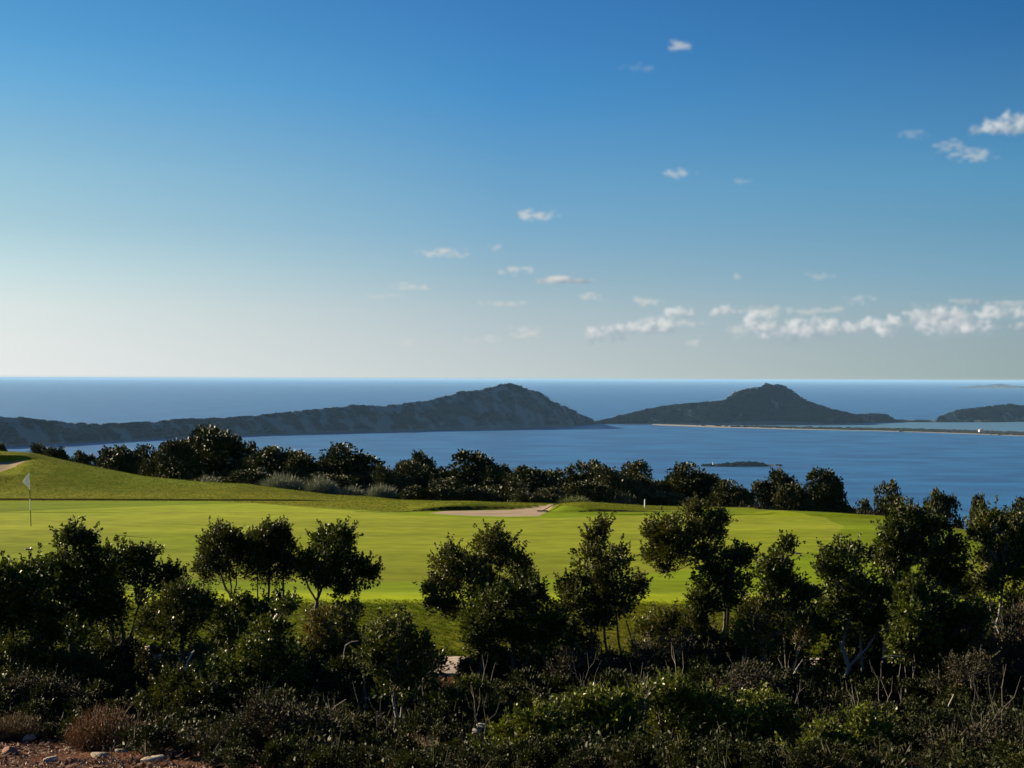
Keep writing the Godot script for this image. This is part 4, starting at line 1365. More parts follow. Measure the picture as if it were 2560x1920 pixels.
	# --- centre
	tree("oak_tree", "large olive-leaved oak in the middle, crown spread over the lawn", "tree", 31.4, 1035,
		[[972, 1220, 46, 42], [1062, 1198, 56, 44], [1015, 1248, 66, 48], [1110, 1233, 44, 44], [960, 1278, 46, 40], [1060, 1278, 60, 44], [1070, 1168, 36, 24], [940, 1313, 24, 16], [1140, 1258, 24, 30], [990, 1313, 36, 20]],
		[[[1036, 1540, 0.06], [1034, 1440, 0.05], [1044, 1360, 0.04], [1050, 1290, 0.028]], [[1040, 1400, 0.03], [1010, 1330, 0.022], [990, 1270, 0.015]]], "oak_olive", 112)
	tree("oak_tree", "dense black-shadowed oak in front of the large middle oak", "tree", 29.0, 1110,
		[[1080, 1310, 56, 40], [1130, 1325, 76, 58], [1050, 1350, 50, 52], [1170, 1370, 60, 56], [1100, 1385, 80, 46], [1030, 1395, 30, 34], [1150, 1290, 34, 28], [1200, 1385, 40, 40]],
		[[[1108, 1560, 0.06], [1112, 1470, 0.05], [1108, 1380, 0.04]], [[1036, 1560, 0.045], [1034, 1480, 0.04], [1046, 1400, 0.03]], [[1180, 1540, 0.03], [1185, 1460, 0.028], [1165, 1390, 0.02]]], "oak", 113)
	tree("oak_tree", "narrow-topped many-stemmed oak right of centre", "tree", 30.0, 1305,
		[[1300, 1150, 14, 20], [1290, 1178, 24, 26], [1272, 1223, 42, 42], [1332, 1213, 26, 34], [1325, 1258, 42, 44], [1258, 1278, 54, 42], [1300, 1308, 66, 42], [1374, 1272, 22, 20], [1235, 1318, 30, 34], [1290, 1348, 50, 30], [1350, 1298, 26, 30]],
		[[[1328, 1540, 0.035], [1320, 1460, 0.03], [1308, 1390, 0.026], [1302, 1320, 0.02]], [[1352, 1530, 0.03], [1348, 1460, 0.026], [1338, 1390, 0.022], [1328, 1310, 0.016]], [[1285, 1540, 0.035], [1284, 1440, 0.03], [1276, 1350, 0.02]], [[1372, 1500, 0.025], [1376, 1420, 0.02], [1352, 1340, 0.014]]], "oak_olive", 114)
	tree("oak_tree", "oak with umbrella crown hiding the white stake's lawn, right of centre", "tree", 31.5, 1575,
		[[1475, 1148, 56, 38], [1440, 1173, 46, 36], [1525, 1158, 42, 40], [1545, 1126, 24, 24], [1425, 1203, 34, 28], [1480, 1198, 54, 34], [1410, 1158, 22, 20], [1440, 1236, 20, 14], [1530, 1208, 40, 30], [1500, 1116, 22, 18]],
		[[[1590, 1530, 0.055], [1578, 1450, 0.05], [1570, 1370, 0.045], [1572, 1310, 0.04], [1545, 1255, 0.03], [1515, 1205, 0.02]], [[1600, 1500, 0.03], [1598, 1430, 0.028], [1575, 1380, 0.025]]], "oak_olive", 115)
	tree("oak_tree", "dark drooping oak against the umbrella-crowned one's right side", "tree", 31.0, 1575,
		[[1575, 1221, 50, 34], [1612, 1214, 26, 22], [1545, 1261, 50, 40], [1590, 1268, 44, 36], [1560, 1306, 46, 28], [1515, 1296, 26, 30]],
		[[[1560, 1520, 0.045], [1556, 1420, 0.04], [1566, 1320, 0.03], [1572, 1265, 0.02]]], "oak", 116)
	tree("oak_sapling", "slim steeple-shaped sapling between umbrella oak and tall right oak", "tree", 29.0, 1690,
		[[1690, 1195, 22, 22], [1682, 1225, 28, 24], [1690, 1260, 36, 30], [1655, 1245, 20, 18], [1720, 1290, 30, 22], [1668, 1285, 24, 20]],
		[[[1700, 1540, 0.03], [1698, 1430, 0.026], [1690, 1330, 0.02], [1686, 1250, 0.012]]], "oak", 117)
	tree("oak_shrub", "thin reddish-twigged shrub under the steeple-shaped sapling", "shrub", 28.5, 1650,
		[[1640, 1330, 50, 36], [1690, 1335, 50, 40], [1655, 1375, 64, 40], [1720, 1385, 40, 36], [1610, 1380, 36, 40]],
		[[[1608, 1540, 0.026], [1604, 1460, 0.022], [1612, 1400, 0.018], [1618, 1350, 0.012]], [[1655, 1540, 0.022], [1652, 1460, 0.02], [1648, 1380, 0.014]], [[1690, 1520, 0.024], [1705, 1460, 0.02], [1720, 1420, 0.014]]], "sparse", 118)
	# --- right group
	tree("oak_tree", "oak with pale curving trunk and two-tier crown, right", "tree", 28.0, 1822,
		[[1815, 1215, 44, 28], [1795, 1242, 28, 24], [1850, 1205, 30, 24], [1835, 1272, 54, 36], [1870, 1300, 60, 46], [1820, 1320, 46, 40], [1910, 1315, 46, 50], [1850, 1355, 60, 36], [1790, 1360, 24, 36]],
		[[[1806, 1560, 0.055], [1820, 1480, 0.05], [1832, 1440, 0.046], [1818, 1400, 0.042], [1830, 1355, 0.034], [1850, 1310, 0.02]], [[1834, 1440, 0.03], [1870, 1400, 0.026], [1895, 1365, 0.018]], [[1868, 1560, 0.035], [1866, 1460, 0.03], [1858, 1370, 0.022]]], "pale_dense", 119)
	tree("oak_tree", "tallest dark oak of the right side, breaking the bay skyline", "tree", 30.0, 1930,
		[[1965, 1144, 60, 40], [1935, 1174, 46, 40], [2015, 1164, 48, 46], [2050, 1214, 44, 56], [1985, 1214, 70, 54], [1915, 1219, 40, 40], [2020, 1264, 60, 40], [1950, 1259, 40, 20], [1960, 1119, 30, 18]],
		[[[1908, 1580, 0.06], [1906, 1480, 0.055], [1918, 1370, 0.045], [1932, 1290, 0.035], [1928, 1250, 0.025]], [[1925, 1340, 0.03], [1945, 1270, 0.024], [1965, 1225, 0.018]], [[1932, 1300, 0.022], [1912, 1260, 0.018], [1905, 1225, 0.012]], [[2040, 1560, 0.05], [2030, 1420, 0.045], [2010, 1270, 0.03]]], "pale_dense", 120)
	tree("oak_tree", "leaning oak with white-barked trunk near the right edge", "tree", 30.0, 2160,
		[[2150, 1135, 40, 34], [2185, 1155, 36, 40], [2120, 1170, 32, 36], [2165, 1200, 56, 44], [2205, 1215, 34, 50], [2130, 1225, 40, 40], [2175, 1255, 54, 36], [2130, 1275, 26, 26], [2225, 1180, 34, 50]],
		[[[2170, 1480, 0.04], [2166, 1400, 0.036], [2155, 1350, 0.032], [2162, 1300, 0.028], [2164, 1240, 0.02]], [[2155, 1480, 0.026], [2158, 1400, 0.022], [2142, 1330, 0.018], [2136, 1280, 0.012]]], "pale_oak", 121)
	tree("oak_shrub", "black-shadowed oak thicket below the tallest right oak", "bush", 27.0, 2020,
		[[2010, 1340, 80, 60], [1965, 1300, 36, 40], [2075, 1385, 70, 56], [1975, 1395, 60, 50], [2040, 1420, 80, 46], [2100, 1340, 40, 40]],
		[[[2000, 1580, 0.05], [2004, 1480, 0.045], [2010, 1380, 0.03]]], "oak", 122)
	tree("oak_shrub", "yellowish sunlit oak shrub between the two-tier oak and black thicket", "shrub", 26.5, 1965,
		[[1970, 1290, 34, 30], [1960, 1335, 40, 36], [1985, 1375, 46, 40], [1950, 1400, 36, 36]], [], "bright", 123)
	tree("oak_shrub", "grey-green fine-leaved bush cut by the right edge", "bush", 26.0, 2190,
		[[2180, 1375, 50, 50], [2215, 1350, 50, 50], [2150, 1420, 50, 50], [2205, 1450, 60, 60], [2165, 1490, 60, 46]], [], "scrub", 124)
	# --- taller brush that hides the bank
	tree("oak_shrub", "dark brush at the foot of the narrow-topped oak's stems, left side", "shrub", 31.0, 1225,
		[[1215, 1385, 50, 44], [1255, 1410, 46, 40], [1190, 1420, 44, 36]], [], "oak_fine", 171)
	tree("oak_shrub", "added olive brush between narrow-topped and umbrella oaks, standing in for shade on the bank", "shrub", 31.5, 1420,
		[[1400, 1375, 44, 36], [1450, 1360, 44, 40], [1425, 1410, 60, 36]], [], "oak_olive", 172)  # shrub added in place of tree shade lying on the bank
	tree("oak_shrub", "dark brush left of the umbrella oak's double trunk", "shrub", 31.0, 1510,
		[[1500, 1355, 40, 44], [1530, 1390, 44, 40], [1490, 1400, 40, 36]], [], "oak_fine", 173)
	tree("oak_shrub", "tall dark brush filling the gap right of the steeple-shaped sapling", "shrub", 31.0, 1745,
		[[1740, 1310, 36, 46], [1760, 1350, 46, 40], [1725, 1375, 40, 34]], [], "oak", 174)
	tree("oak_shrub", "dark brush behind the pale curving trunk", "shrub", 31.0, 1880,
		[[1870, 1385, 56, 44], [1920, 1400, 50, 44], [1840, 1410, 44, 36]], [], "oak", 175)
	tree("oak_shrub", "dark brush between tallest right oak and white-barked leaning oak", "shrub", 31.5, 2095,
		[[2085, 1290, 36, 44], [2110, 1330, 40, 44], [2080, 1360, 50, 40]], [], "oak_fine", 176)
	tree("oak_shrub", "dark brush right of the white-barked trunk, cut by the right edge", "shrub", 31.0, 2205,
		[[2205, 1310, 34, 40], [2215, 1350, 44, 44], [2190, 1385, 44, 40]], [], "oak", 177)
	tree("oak_shrub", "dark brush under the steeple-shaped sapling's left side", "shrub", 31.0, 1620,
		[[1610, 1360, 40, 44], [1650, 1400, 50, 40], [1590, 1410, 40, 36]], [], "oak_fine", 178)
	tree("oak_shrub", "dark leafy brush at the left edge below the black-green oak scrub", "shrub", 26.0, 60,
		[[30, 1430, 60, 40], [100, 1440, 56, 40], [170, 1450, 50, 36]], [], "oak_fine", 179)
	# --- low shrubs
	tree("lentisk_shrub", "glossy green low shrub at the bottom edge, beside the two grey rocks", "shrub", 19.6, 1160,
		[[1110, 1610, 60, 40], [1170, 1585, 66, 46], [1080, 1650, 60, 40], [1190, 1640, 90, 50], [1140, 1680, 90, 40]], [], "lentisk", 131)
	tree("lentisk_shrub", "glossy sunlit shrub right of the one beside the rocks", "shrub", 20.4, 1300,
		[[1255, 1560, 56, 40], [1310, 1530, 66, 36], [1360, 1550, 56, 42], [1290, 1600, 80, 50], [1350, 1625, 90, 50]], [], "lentisk", 132)
	tree("lentisk_shrub", "glossy shrub with bright leaf tips below the umbrella-crowned oak", "shrub", 21.0, 1450,
		[[1420, 1530, 50, 40], [1470, 1515, 56, 36], [1520, 1545, 56, 40], [1440, 1590, 80, 50], [1530, 1600, 70, 50]], [], "lentisk", 133)
	tree("lentisk_shrub", "glossy shrub between the bright-tipped one and the pale rocks", "shrub", 21.0, 1610,
		[[1600, 1560, 60, 40], [1650, 1545, 56, 36], [1610, 1610, 80, 50], [1690, 1600, 60, 46]], [], "lentisk", 134)
	tree("lentisk_shrub", "dim low shrub at the bottom edge under the pale curving trunk", "shrub", 19.5, 1790,
		[[1780, 1610, 60, 36], [1850, 1640, 70, 40], [1740, 1650, 70, 40], [1880, 1590, 50, 34]], [], "lentisk", 135)
	tree("lentisk_shrub", "dull green low shrub in the bottom right corner", "shrub", 19.5, 2110,
		[[2060, 1630, 70, 40], [2130, 1600, 60, 40], [2190, 1640, 70, 46], [2140, 1660, 90, 40]], [], "scrub", 136)
	tree("scrub_bush", "grey-brown twiggy thicket at the bottom, left of the pale-trunk sapling", "bush", 20.5, 600,
		[[560, 1570, 70, 50], [630, 1560, 70, 46], [500, 1610, 70, 46], [690, 1600, 70, 50], [600, 1630, 100, 46], [450, 1640, 60, 36]], [], "scrub", 137)
	tree("scrub_bush", "olive twiggy bush in the lower left, behind the brown dry bush", "bush", 24.0, 70,
		[[60, 1500, 70, 44], [130, 1510, 60, 40], [0, 1530, 60, 50], [90, 1550, 80, 46]], [], "scrub", 138)
	tree("scrub_bush", "dark leafy bush right of the brown dry bush", "bush", 24.0, 390,
		[[380, 1490, 60, 40], [430, 1510, 50, 44], [340, 1530, 56, 44], [400, 1560, 70, 44]], [], "oak_fine", 139)
	tree("scrub_bush", "pale-leaved low bush before the sunlit gap, under the round-headed oak", "bush", 29.0, 350,
		[[340, 1425, 44, 30], [385, 1440, 40, 30], [320, 1455, 46, 30], [430, 1420, 30, 26]], [], "sparse", 140)
	tree("scrub_bush", "dark undergrown bush right of the pale crooked trunk", "bush", 23.5, 990,
		[[970, 1530, 60, 40], [1030, 1510, 56, 44], [940, 1570, 70, 40], [1020, 1570, 70, 44]], [], "oak_fine", 141)
	tree("scrub_bush", "brown-olive brush below the narrow-topped oak's stems", "bush", 28.0, 1270,
		[[1240, 1440, 60, 44], [1300, 1460, 60, 40], [1220, 1500, 60, 40], [1290, 1510, 70, 36]], [], "scrub", 142)
	tree("scrub_bush", "brown-olive brush between narrow-topped and umbrella oaks", "bush", 28.5, 1440,
		[[1400, 1430, 60, 40], [1460, 1410, 60, 44], [1510, 1440, 50, 40], [1430, 1480, 80, 40], [1520, 1490, 60, 40]], [], "scrub", 143)
	tree("scrub_bush", "fine dark brush at the feet of the umbrella oak's trunks", "bush", 25.0, 1620,
		[[1600, 1480, 60, 36], [1660, 1490, 60, 36], [1560, 1510, 50, 36]], [], "scrub", 144)
	tree("scrub_bush", "greyish leafy brush left of the two-tier oak, beside the path glimpse", "bush", 28.0, 1790,
		[[1770, 1480, 44, 34], [1740, 1500, 44, 30], [1800, 1510, 50, 34]], [], "sparse", 145)
	tree("scrub_bush", "fine-leaved brush between black thicket and white-barked trunk", "bush", 25.5, 2110,
		[[2100, 1460, 60, 50], [2060, 1500, 60, 44], [2140, 1530, 60, 44]], [], "scrub", 146)
	broom("dry_bush", "rusty brown dry bush in the lower left corner over red soil", "bush", 21.5, 225, 92, 1492, Color(0.10, 0.052, 0.026), Color(0.17, 0.095, 0.05), 7000, 0.11, 0.006, 1, 151)
	broom("dry_bush", "straw-brown dry brush cut by the lower left edge", "bush", 22.5, 30, 80, 1530, Color(0.09, 0.06, 0.03), Color(0.14, 0.10, 0.05), 4200, 0.12, 0.006, 1, 152)
	broom("dry_bush", "tan seed-headed dry weeds at the bottom left of the pale-trunk sapling", "weeds", 19.6, 900, 80, 1585, Color(0.12, 0.09, 0.05), Color(0.20, 0.15, 0.09), 3600, 0.14, 0.006, 1, 153)
	broom("dry_bush", "grey-tan dry brush in front of the sapling's left", "bush", 21.5, 745, 80, 1520, Color(0.08, 0.07, 0.04), Color(0.14, 0.115, 0.07), 4200, 0.13, 0.006, 1, 154)
	broom("dry_bush", "red-brown dry stems below the dense middle oak", "bush", 26.0, 1110, 60, 1455, Color(0.10, 0.045, 0.025), Color(0.15, 0.085, 0.045), 2400, 0.16, 0.006, 1, 155)
	broom("dry_bush", "beige dry grass behind the brush at the umbrella oak's left", "bush", 31.0, 1475, 60, 1395, Color(0.14, 0.11, 0.06), Color(0.20, 0.16, 0.09), 2600, 0.16, 0.007, 0, 156)

func build_course() -> void:
	# flagstick, leaning a little, with its pennant hanging on the left
	var foot := G(67, 1137)
	var d := -foot.z
	var top := P(63, 1022, d)
	var pin := thing("flagstick", "golf flagstick with a white pennant and black and white bands on the green", "flagstick", foot)
	var tip := top - foot
	var bands := [[0.0, 0.30, false], [0.30, 0.515, true], [0.515, 0.69, false], [0.69, 1.0, true]]
	for b in bands:
		var h := Heap.new()
		h.tube([tip * b[0], tip * ((b[0] + b[1]) * 0.5), tip * b[1]], [0.016, 0.016, 0.016], 10)
		part("pole_band", h.mesh(), flat("pole_white", Color(0.75, 0.75, 0.72), 0.4) if b[2] else flat("pole_black", Color(0.02, 0.02, 0.02), 0.4), pin)
	var v := PackedVector3Array()
	var ix := PackedInt32Array()
	for s in 2:
		for i in 9:
			for j in 7:
				var u := i / 8.0                      # along the hoist
				var w := j / 6.0                      # out to the fly
				var drop := 0.50 * u
				var out := 0.26 * w * (1.0 - absf(u - 0.62) / 0.62 if u < 0.62 else (1.0 - u) / 0.38 * 0.9)
				var fold := 0.035 * sin(w * 7.0 + u * 3.0) * w
				v.append(tip * 0.995 + Vector3(-out - 0.014 - drop * 0.03, -drop - 0.06 * w * u, fold + s * 0.006))
	for s in 2:
		for i in 8:
			for j in 6:
				var a: int = s * 63 + i * 7 + j
				if s == 0: ix.append_array(PackedInt32Array([a, a + 1, a + 7, a + 1, a + 8, a + 7]))
				else: ix.append_array(PackedInt32Array([a, a + 7, a + 1, a + 1, a + 7, a + 8]))
	var cloth := flat("flag_cloth", Color(0.8, 0.8, 0.78), 0.8)
	cloth.cull_mode = BaseMaterial3D.CULL_DISABLED
	cloth.backlight_enabled = true
	cloth.backlight = Color(0.5, 0.5, 0.5)
	part("flag", grid_mesh(v, PackedVector2Array(), PackedColorArray(), ix), cloth, pin)
	# practice hole cup
	var cup_at := G(61, 1187)
	var cup := thing("hole_cup", "dark empty hole cup in the green, below and left of the flagstick", "hole", cup_at)
	part("rim", cone(0.13, 0.12, 0.03, -0.005), flat("cup_rim", Color(0.03, 0.03, 0.025), 0.8), cup)
	part("liner", cone(0.10, 0.10, 0.012, 0.02), flat("cup_dark", Color(0.006, 0.006, 0.006), 0.9), cup)
	var cup2 := thing("hole_cup", "dark sprinkler cap set in the lawn, far right of the green", "sprinkler", G(1722, 1196))
	part("rim", cone(0.14, 0.13, 0.03, -0.005), flat("cup_rim", Color.BLACK), cup2)
	part("liner", cone(0.10, 0.10, 0.012, 0.02), flat("cup_dark", Color.BLACK), cup2)
	# white stake at the far rim
	var sf := G(1393, 1096.5)
	var stake := thing("white_stake", "white out-of-bounds stake standing on the far rim of the green", "stake", sf)
	var sh := px(19, -sf.z)
	part("post", cone(0.035, 0.03, sh, -0.05), flat("pole_white", Color.WHITE), stake)
	part("cap", cone(0.03, 0.005, 0.03, sh - 0.05), flat("pole_white", Color.WHITE), stake)
	# bunker rake leaning up the sand
	var ra := G(1172, 1106)
	var rb := P(1206, 1093.5, -ra.z + 1.6)
	rb.y = maxf(rb.y, ground_height(rb.x, -rb.z) + 0.04)
	var rake := thing("bunker_rake", "dark wooden rake lying in the sand bunker", "rake", ra + Vector3(0, 0.05, 0))
	var hh := Heap.new()
	hh.tube([Vector3.ZERO, (rb - ra) * 0.5 + Vector3(0, 0.03, 0), rb - ra], [0.022, 0.022, 0.02], 8)
	part("handle", hh.mesh(), flat("rake_wood", Color(0.05, 0.04, 0.03), 0.7), rake)
	var head := box(Vector3(0.5, 0.05, 0.06), Vector3(0, 0.0, 0))
	part("head", head, flat("rake_wood", Color.BLACK), rake)
	for k in 7: part("tine", cone(0.006, 0.01, 0.07, -0.09), flat("rake_wood", Color.BLACK), rake).position = Vector3(-0.21 + 0.07 * k, 0, 0)
	# rocks
	var grey := Color(0.26, 0.25, 0.23)
	var warm := Color(0.46, 0.38, 0.29)
	rock("upper of two grey rocks in shade beside the glossy bottom shrub", G(1046, 1598) + Vector3(0, 0.1, 0), Vector3(0.2, 0.17, 0.2), grey, 1, "rock", "rock")
	rock("lower pale grey rock under the upper one, beside the glossy bottom shrub", G(1052, 1625) + Vector3(0, 0.05, 0), Vector3(0.22, 0.1, 0.18), grey * 1.4, 2, "rock", "rock")
	rock("flat pale rock in front of the shaded rock pair", G(1020, 1640) + Vector3(0, 0.03, 0), Vector3(0.16, 0.07, 0.14), grey * 1.4, 3, "rock", "rock")
	rock("pale sunlit boulder in the gap under the round-headed left oak", P(318, 1430, 32.3), Vector3(0.75, 0.42, 0.5), warm, 4, "boulder", "boulder")
	rock("cream knobbly rock beside the path glimpse, right", P(1812, 1456, 32.2), Vector3(0.34, 0.2, 0.25), warm * 1.25, 5, "rock", "rock")
	rock("second cream rock just below the knobbly one by the path", P(1842, 1466, 31.8), Vector3(0.26, 0.16, 0.2), warm, 6, "rock", "rock")
	rock("blue-grey rock in shade right of the cream rocks", P(1875, 1485, 31.0), Vector3(0.4, 0.22, 0.3), grey, 7, "rock", "rock")
	rock("small cream stone under the tallest right oak", P(1838, 1500, 29.5), Vector3(0.16, 0.12, 0.12), warm, 8, "rock", "rock")
	rock("pale stone in the undergrowth right of the tall oak's trunk", P(2030, 1535, 25.5), Vector3(0.09, 0.09, 0.09), warm * 1.2, 9, "rock", "rock")
	rock("lone pale stone at the foot of the black right thicket", P(2022, 1560, 24.0), Vector3(0.08, 0.1, 0.08), warm, 10, "rock", "rock")
	rng.seed = 313
	var spots := [["reddish clod at the very bottom left corner", 20, 1630], ["flat pale stone on the red soil below the straw brush", 60, 1600], ["whitish stone on the red soil right of the corner clod", 110, 1645], ["long grey stone below the rusty dry bush", 150, 1620], ["buff stone under the middle of the rusty dry bush", 215, 1636], ["small grey stone right of the buff stone", 262, 1625], ["rounded white stone at the bottom edge, left of the twiggy thicket", 330, 1645], ["pale angular stone below the dark leafy bush", 400, 1618], ["grey stone at the left foot of the twiggy thicket", 440, 1600]]
	for k in spots.size():
		var q: Array = spots[k]
		var s := rng.randf_range(0.06, 0.13)
		rock(q[0], G(q[1], q[2]) + Vector3(0, s * 0.2, 0), Vector3(s * rng.randf_range(1.0, 1.7), s * 0.6, s), (Color(0.22, 0.10, 0.06) if k == 0 else warm * rng.randf_range(0.5, 0.85)), 40 + k, "stone", "stone")
	# dead wood
	stick("pale forked dead branch under the sunlit-rimmed shrub", "dead_branch", 24.5, [[[566, 1535, 0.012], [572, 1500, 0.011], [578, 1470, 0.008]], [[572, 1502, 0.008], [592, 1476, 0.006], [602, 1462, 0.004]]], Color(0.46, 0.40, 0.33), 61)
	stick("pale dead stub leaning left of the sunlit-rimmed shrub", "dead_branch", 25.5, [[[400, 1455, 0.012], [404, 1432, 0.014], [414, 1412, 0.018], [420, 1405, 0.008]]], Color(0.46, 0.40, 0.33), 62)
	stick("dark bent stump hooked to the right, below the wide-crowned slender oak", "bent_stump", 29.0, [[[746, 1440, 0.03], [744, 1415, 0.032], [748, 1396, 0.034], [760, 1388, 0.034], [778, 1386, 0.03]]], Color(0.04, 0.036, 0.03), 63)
	stick("white fallen twig lying left of the pale crooked trunk", "fallen_twig", 24.0, [[[650, 1532, 0.008], [668, 1531, 0.008], [690, 1533, 0.005]]], Color(0.5, 0.46, 0.4), 64)
	stick("pale arched dead twig right of the twiggy thicket", "dead_branch", 21.0, [[[690, 1600, 0.006], [705, 1550, 0.006], [725, 1525, 0.005], [748, 1510, 0.004]]], Color(0.30, 0.26, 0.20), 65)
	stick("pale crooked dead stem under the black right thicket", "dead_branch", 24.0, [[[2030, 1600, 0.012], [2040, 1570, 0.014], [2052, 1545, 0.016], [2050, 1525, 0.012], [2060, 1500, 0.008]]], Color(0.36, 0.31, 0.25), 66)
	stick("thin horizontal dead twig below the tallest right oak's fork", "fallen_twig", 26.0, [[[1905, 1420, 0.007], [1925, 1417, 0.007], [1948, 1418, 0.004]]], Color(0.36, 0.32, 0.26), 67)
	stick("pale dead branch forking over the path glimpse, right", "dead_branch", 27.5, [[[1690, 1545, 0.018], [1702, 1480, 0.016], [1720, 1445, 0.014], [1735, 1425, 0.008]], [[1712, 1462, 0.01], [1690, 1440, 0.008], [1680, 1420, 0.005]]], Color(0.36, 0.31, 0.25), 68)

func stick(label: String, called: String, d: float, runs: Array, col: Color, seed_value: int) -> void:
	rng.seed = seed_value
	var at := P(runs[0][0][0], runs[0][0][1], d)
	var o := thing(called, label, "dead wood", at)
	for k in runs.size():
		var path := []
		var radii := []
		for q in runs[k]:
			path.append(P(q[0], q[1], d) - at + Vector3(0, 0, rng.randf_range(-0.03, 0.03)))
			radii.append(q[2])
		if k == 0 and called != "fallen_twig":
			var g := ground_height(at.x, d) - at.y
			if g < -0.05:
				path.push_front(Vector3(path[0].x, g - 0.02, path[0].z))
				radii.push_front(radii[0])
		var h := Heap.new()
		h.tube(path, radii, 7, col)
		part("stem" if k == 0 else "fork", h.mesh(), tinted("bark", 0.85, 0.35), o)

# tangled low growth between the shrubs, too dense to count
var glimpses := [[300, 372], [800, 835], [915, 1030], [1715, 1800]]     # where the path shows between the stems

func on_glimpse(x: float, d: float) -> bool:
	var xd := (x / d * F + 512.0) / K
	for g in glimpses:
		if xd > g[0] and xd < g[1]: return true
	return false

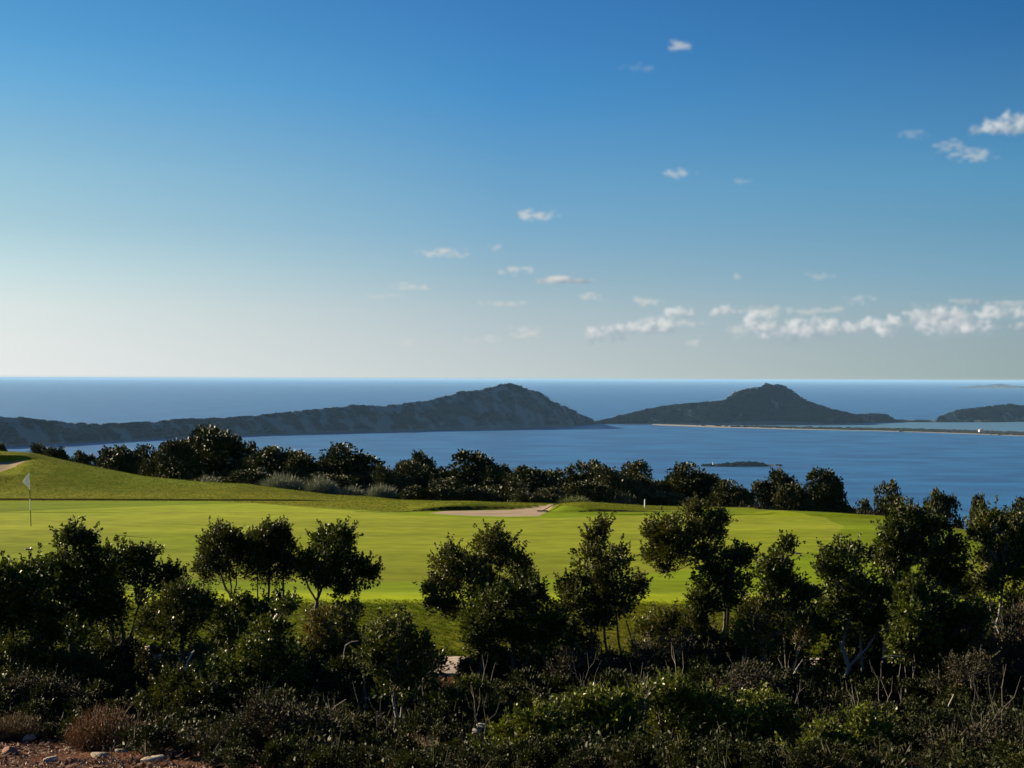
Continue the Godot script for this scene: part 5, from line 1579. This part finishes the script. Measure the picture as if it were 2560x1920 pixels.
func build_undergrowth() -> void:
	for kind in 6:
		rng.seed = 900 + kind
		var h := Heap.new()
		match kind:
			0:
				for k in 26:
					var dir := any_dir()
					dir.y = absf(dir.y) + 0.25
					dir = dir.normalized()
					var nr := (any_dir() + Vector3(0, 0.6, 0))
					nr = (nr - dir * nr.dot(dir)).normalized()
					h.leaf(Vector3(rng.randf_range(-0.15, 0.15), rng.randf_range(0.02, 0.34), rng.randf_range(-0.15, 0.15)), dir, nr, rng.randf_range(0.035, 0.065), 0.028, Color.WHITE)
				h.tube([Vector3(0, -0.05, 0), Vector3(0.02, 0.2, 0.01), Vector3(0.05, 0.36, 0)], [0.006, 0.004, 0.002], 4, Color(1.6, 1.2, 1.2))
			1:
				for k in 22:
					var a := rng.randf() * TAU
					var lean := rng.randf_range(0.1, 0.7)
					var dir := Vector3(cos(a) * lean, 1.0, sin(a) * lean).normalized()
					var nr := any_dir()
					nr = (nr - dir * nr.dot(dir)).normalized()
					h.leaf(Vector3(rng.randf_range(-0.08, 0.08), -0.02, rng.randf_range(-0.08, 0.08)), dir, nr, rng.randf_range(0.12, 0.32), 0.007, Color.WHITE)
			2:
				for k in 30:
					var dir := any_dir()
					dir.y = absf(dir.y)
					var nr := any_dir()
					nr = (nr - dir * nr.dot(dir)).normalized()
					h.leaf(Vector3(rng.randf_range(-0.18, 0.18), rng.randf_range(0.0, 0.25), rng.randf_range(-0.18, 0.18)), dir, nr, rng.randf_range(0.05, 0.16), 0.007, Color.WHITE)
			5:
				var at := [Vector3(0, -0.05, 0), Vector3(0.05, 0.25, 0.02), Vector3(-0.02, 0.5, 0.05), Vector3(0.08, 0.75, 0.0), Vector3(0.05, 1.0, -0.04)]
				h.tube(at, [0.016, 0.013, 0.010, 0.007, 0.003], 5)
				h.tube([at[1], Vector3(0.16, 0.45, 0.05), Vector3(0.2, 0.7, 0.1), Vector3(0.3, 0.9, 0.06)], [0.009, 0.008, 0.005, 0.002], 5)
				h.tube([at[2], Vector3(-0.14, 0.62, -0.04), Vector3(-0.2, 0.85, -0.1)], [0.007, 0.005, 0.002], 5)
				h.tube([at[3], Vector3(0.18, 0.85, -0.08), Vector3(0.22, 1.02, -0.1)], [0.005, 0.004, 0.002], 4)
			4:
				for k in 3:
					var dir := Vector3(rng.randf_range(-1, 1), rng.randf_range(0.0, 0.5), rng.randf_range(-1, 1)).normalized()
					var nr := (Vector3(0, 1, 0) + any_dir() * 0.6)
					nr = (nr - dir * nr.dot(dir)).normalized()
					h.leaf(Vector3(rng.randf_range(-0.1, 0.1), 0.015, rng.randf_range(-0.1, 0.1)), dir, nr, rng.randf_range(0.05, 0.11), rng.randf_range(0.02, 0.04), Color.WHITE)
			3:
				var lobes := []
				for k in 5: lobes.append([Vector3(rng.randf_range(-0.3, 0.3), rng.randf_range(0.2, 0.75), rng.randf_range(-0.3, 0.3)), Vector3.ONE * rng.randf_range(0.16, 0.3)])
				crown_heap(h, lobes, {"len": 0.066, "wid": 0.038, "clump": 0.10, "per": 16, "cover": 1.1, "a": Color(0.6, 0.62, 0.5), "b": Color(1.2, 1.2, 1.0), "shoots": 4})
				for k in 5: h.tube(bent_path(Vector3(0, -0.05, 0), lobes[k][0], 0.15, 4), tapered(5, 0.016, 0.005), 5, Color(1.6, 1.2, 1.2))
		var spots := []
		var tones := []
		var want: int = [2800, 700, 2400, 1150, 2600, 90][kind]
		var tries := 0
		while spots.size() < want and tries < 60000:
			tries += 1
			var d := sqrt(rng.randf_range(15.5 * 15.5, 32.6 * 32.6))
			if kind == 3: d = sqrt(rng.randf_range(15.8 * 15.8, 31.9 * 31.9))
			var x := rng.randf_range(-1.0, 1.0) * (d * 0.37 + 1.5)
			if kind == 4: d = rng.randf_range(18.0, 23.0)
			if kind == 4: x = rng.randf_range(-9.0, -1.5)
			if kind != 4 and not (kind == 2 and rng.randf() < 0.25) and d < 22.6 and x < -4.3 - 0.9 * (d - 19.0) + rng.randf() * 0.8: continue       # bare red soil, lower left
			if d > 31.6 and rng.randf() < 0.6: continue
			if kind != 1 and on_glimpse(x, d) and d > (24.0 if kind == 3 else 28.5): continue
			if kind < 3 and d < 20.5 and rng.randf() < 0.55: continue
			var n := noise.get_noise_2d(x * 40.0 + kind * 300.0, d * 40.0)
			if n < -0.12: continue
			var s := rng.randf_range(0.6, 1.3) * (1.25 if n > 0.15 else 0.9)
			if kind == 5:
				s = rng.randf_range(0.6, 1.25)
				if d < 20.0: continue
			if kind == 3: s = rng.randf_range(0.55, 0.95) * lerpf(0.5, 1.15, smoothstep(19.0, 31.0, d))
			spots.append(Transform3D(Basis(Vector3.UP, rng.randf() * TAU).scaled(Vector3(s, s * rng.randf_range(0.7, 1.2), s)), Vector3(x, ground_height(x, d), -d)))
			var t := rng.randf()
			tones.append([Color(0.012, 0.018, 0.004).lerp(Color(0.036, 0.042, 0.008), t), Color(0.04, 0.034, 0.014).lerp(Color(0.10, 0.08, 0.035), t), Color(0.024, 0.020, 0.010).lerp(Color(0.060, 0.042, 0.022), t), Color(0.010, 0.016, 0.003).lerp(Color(0.036, 0.043, 0.007), t), Color(0.070, 0.024, 0.011).lerp(Color(0.24, 0.13, 0.075), t * t), Color(0.05, 0.042, 0.035).lerp(Color(0.20, 0.17, 0.14), t * t)][kind])
		var mm := MultiMesh.new()
		mm.transform_format = MultiMesh.TRANSFORM_3D
		mm.use_colors = true
		mm.mesh = h.mesh()
		mm.instance_count = spots.size()
		for k in spots.size():
			mm.set_instance_transform(k, spots[k])
			mm.set_instance_color(k, tones[k])
		var o := MultiMeshInstance3D.new()
		o.name = ["undergrowth", "dry_grass", "twiggy_undergrowth", "leafy_undergrowth", "leaf_litter", "bare_stems"][kind]
		o.multimesh = mm
		o.material_override = tinted("leaf_under", 0.6, 0.25, 0.25) if kind % 3 == 0 else tinted("leaf_dull", 0.75, 0.35, 0.14)
		add_child(o)
		tag(o, ["dark leafy undergrowth filling the thicket floor", "dry straw-coloured grass scattered through the thicket floor", "brown twiggy litter and low dead brush on the thicket floor", "dense dark brush massed between the oaks and shrubs", "dry curled leaf litter on the red soil, lower left", "thin bare grey stems standing through the thicket"][kind], ["undergrowth", "dry grass", "brush", "brush", "leaf litter", "stems"][kind], "", "stuff")
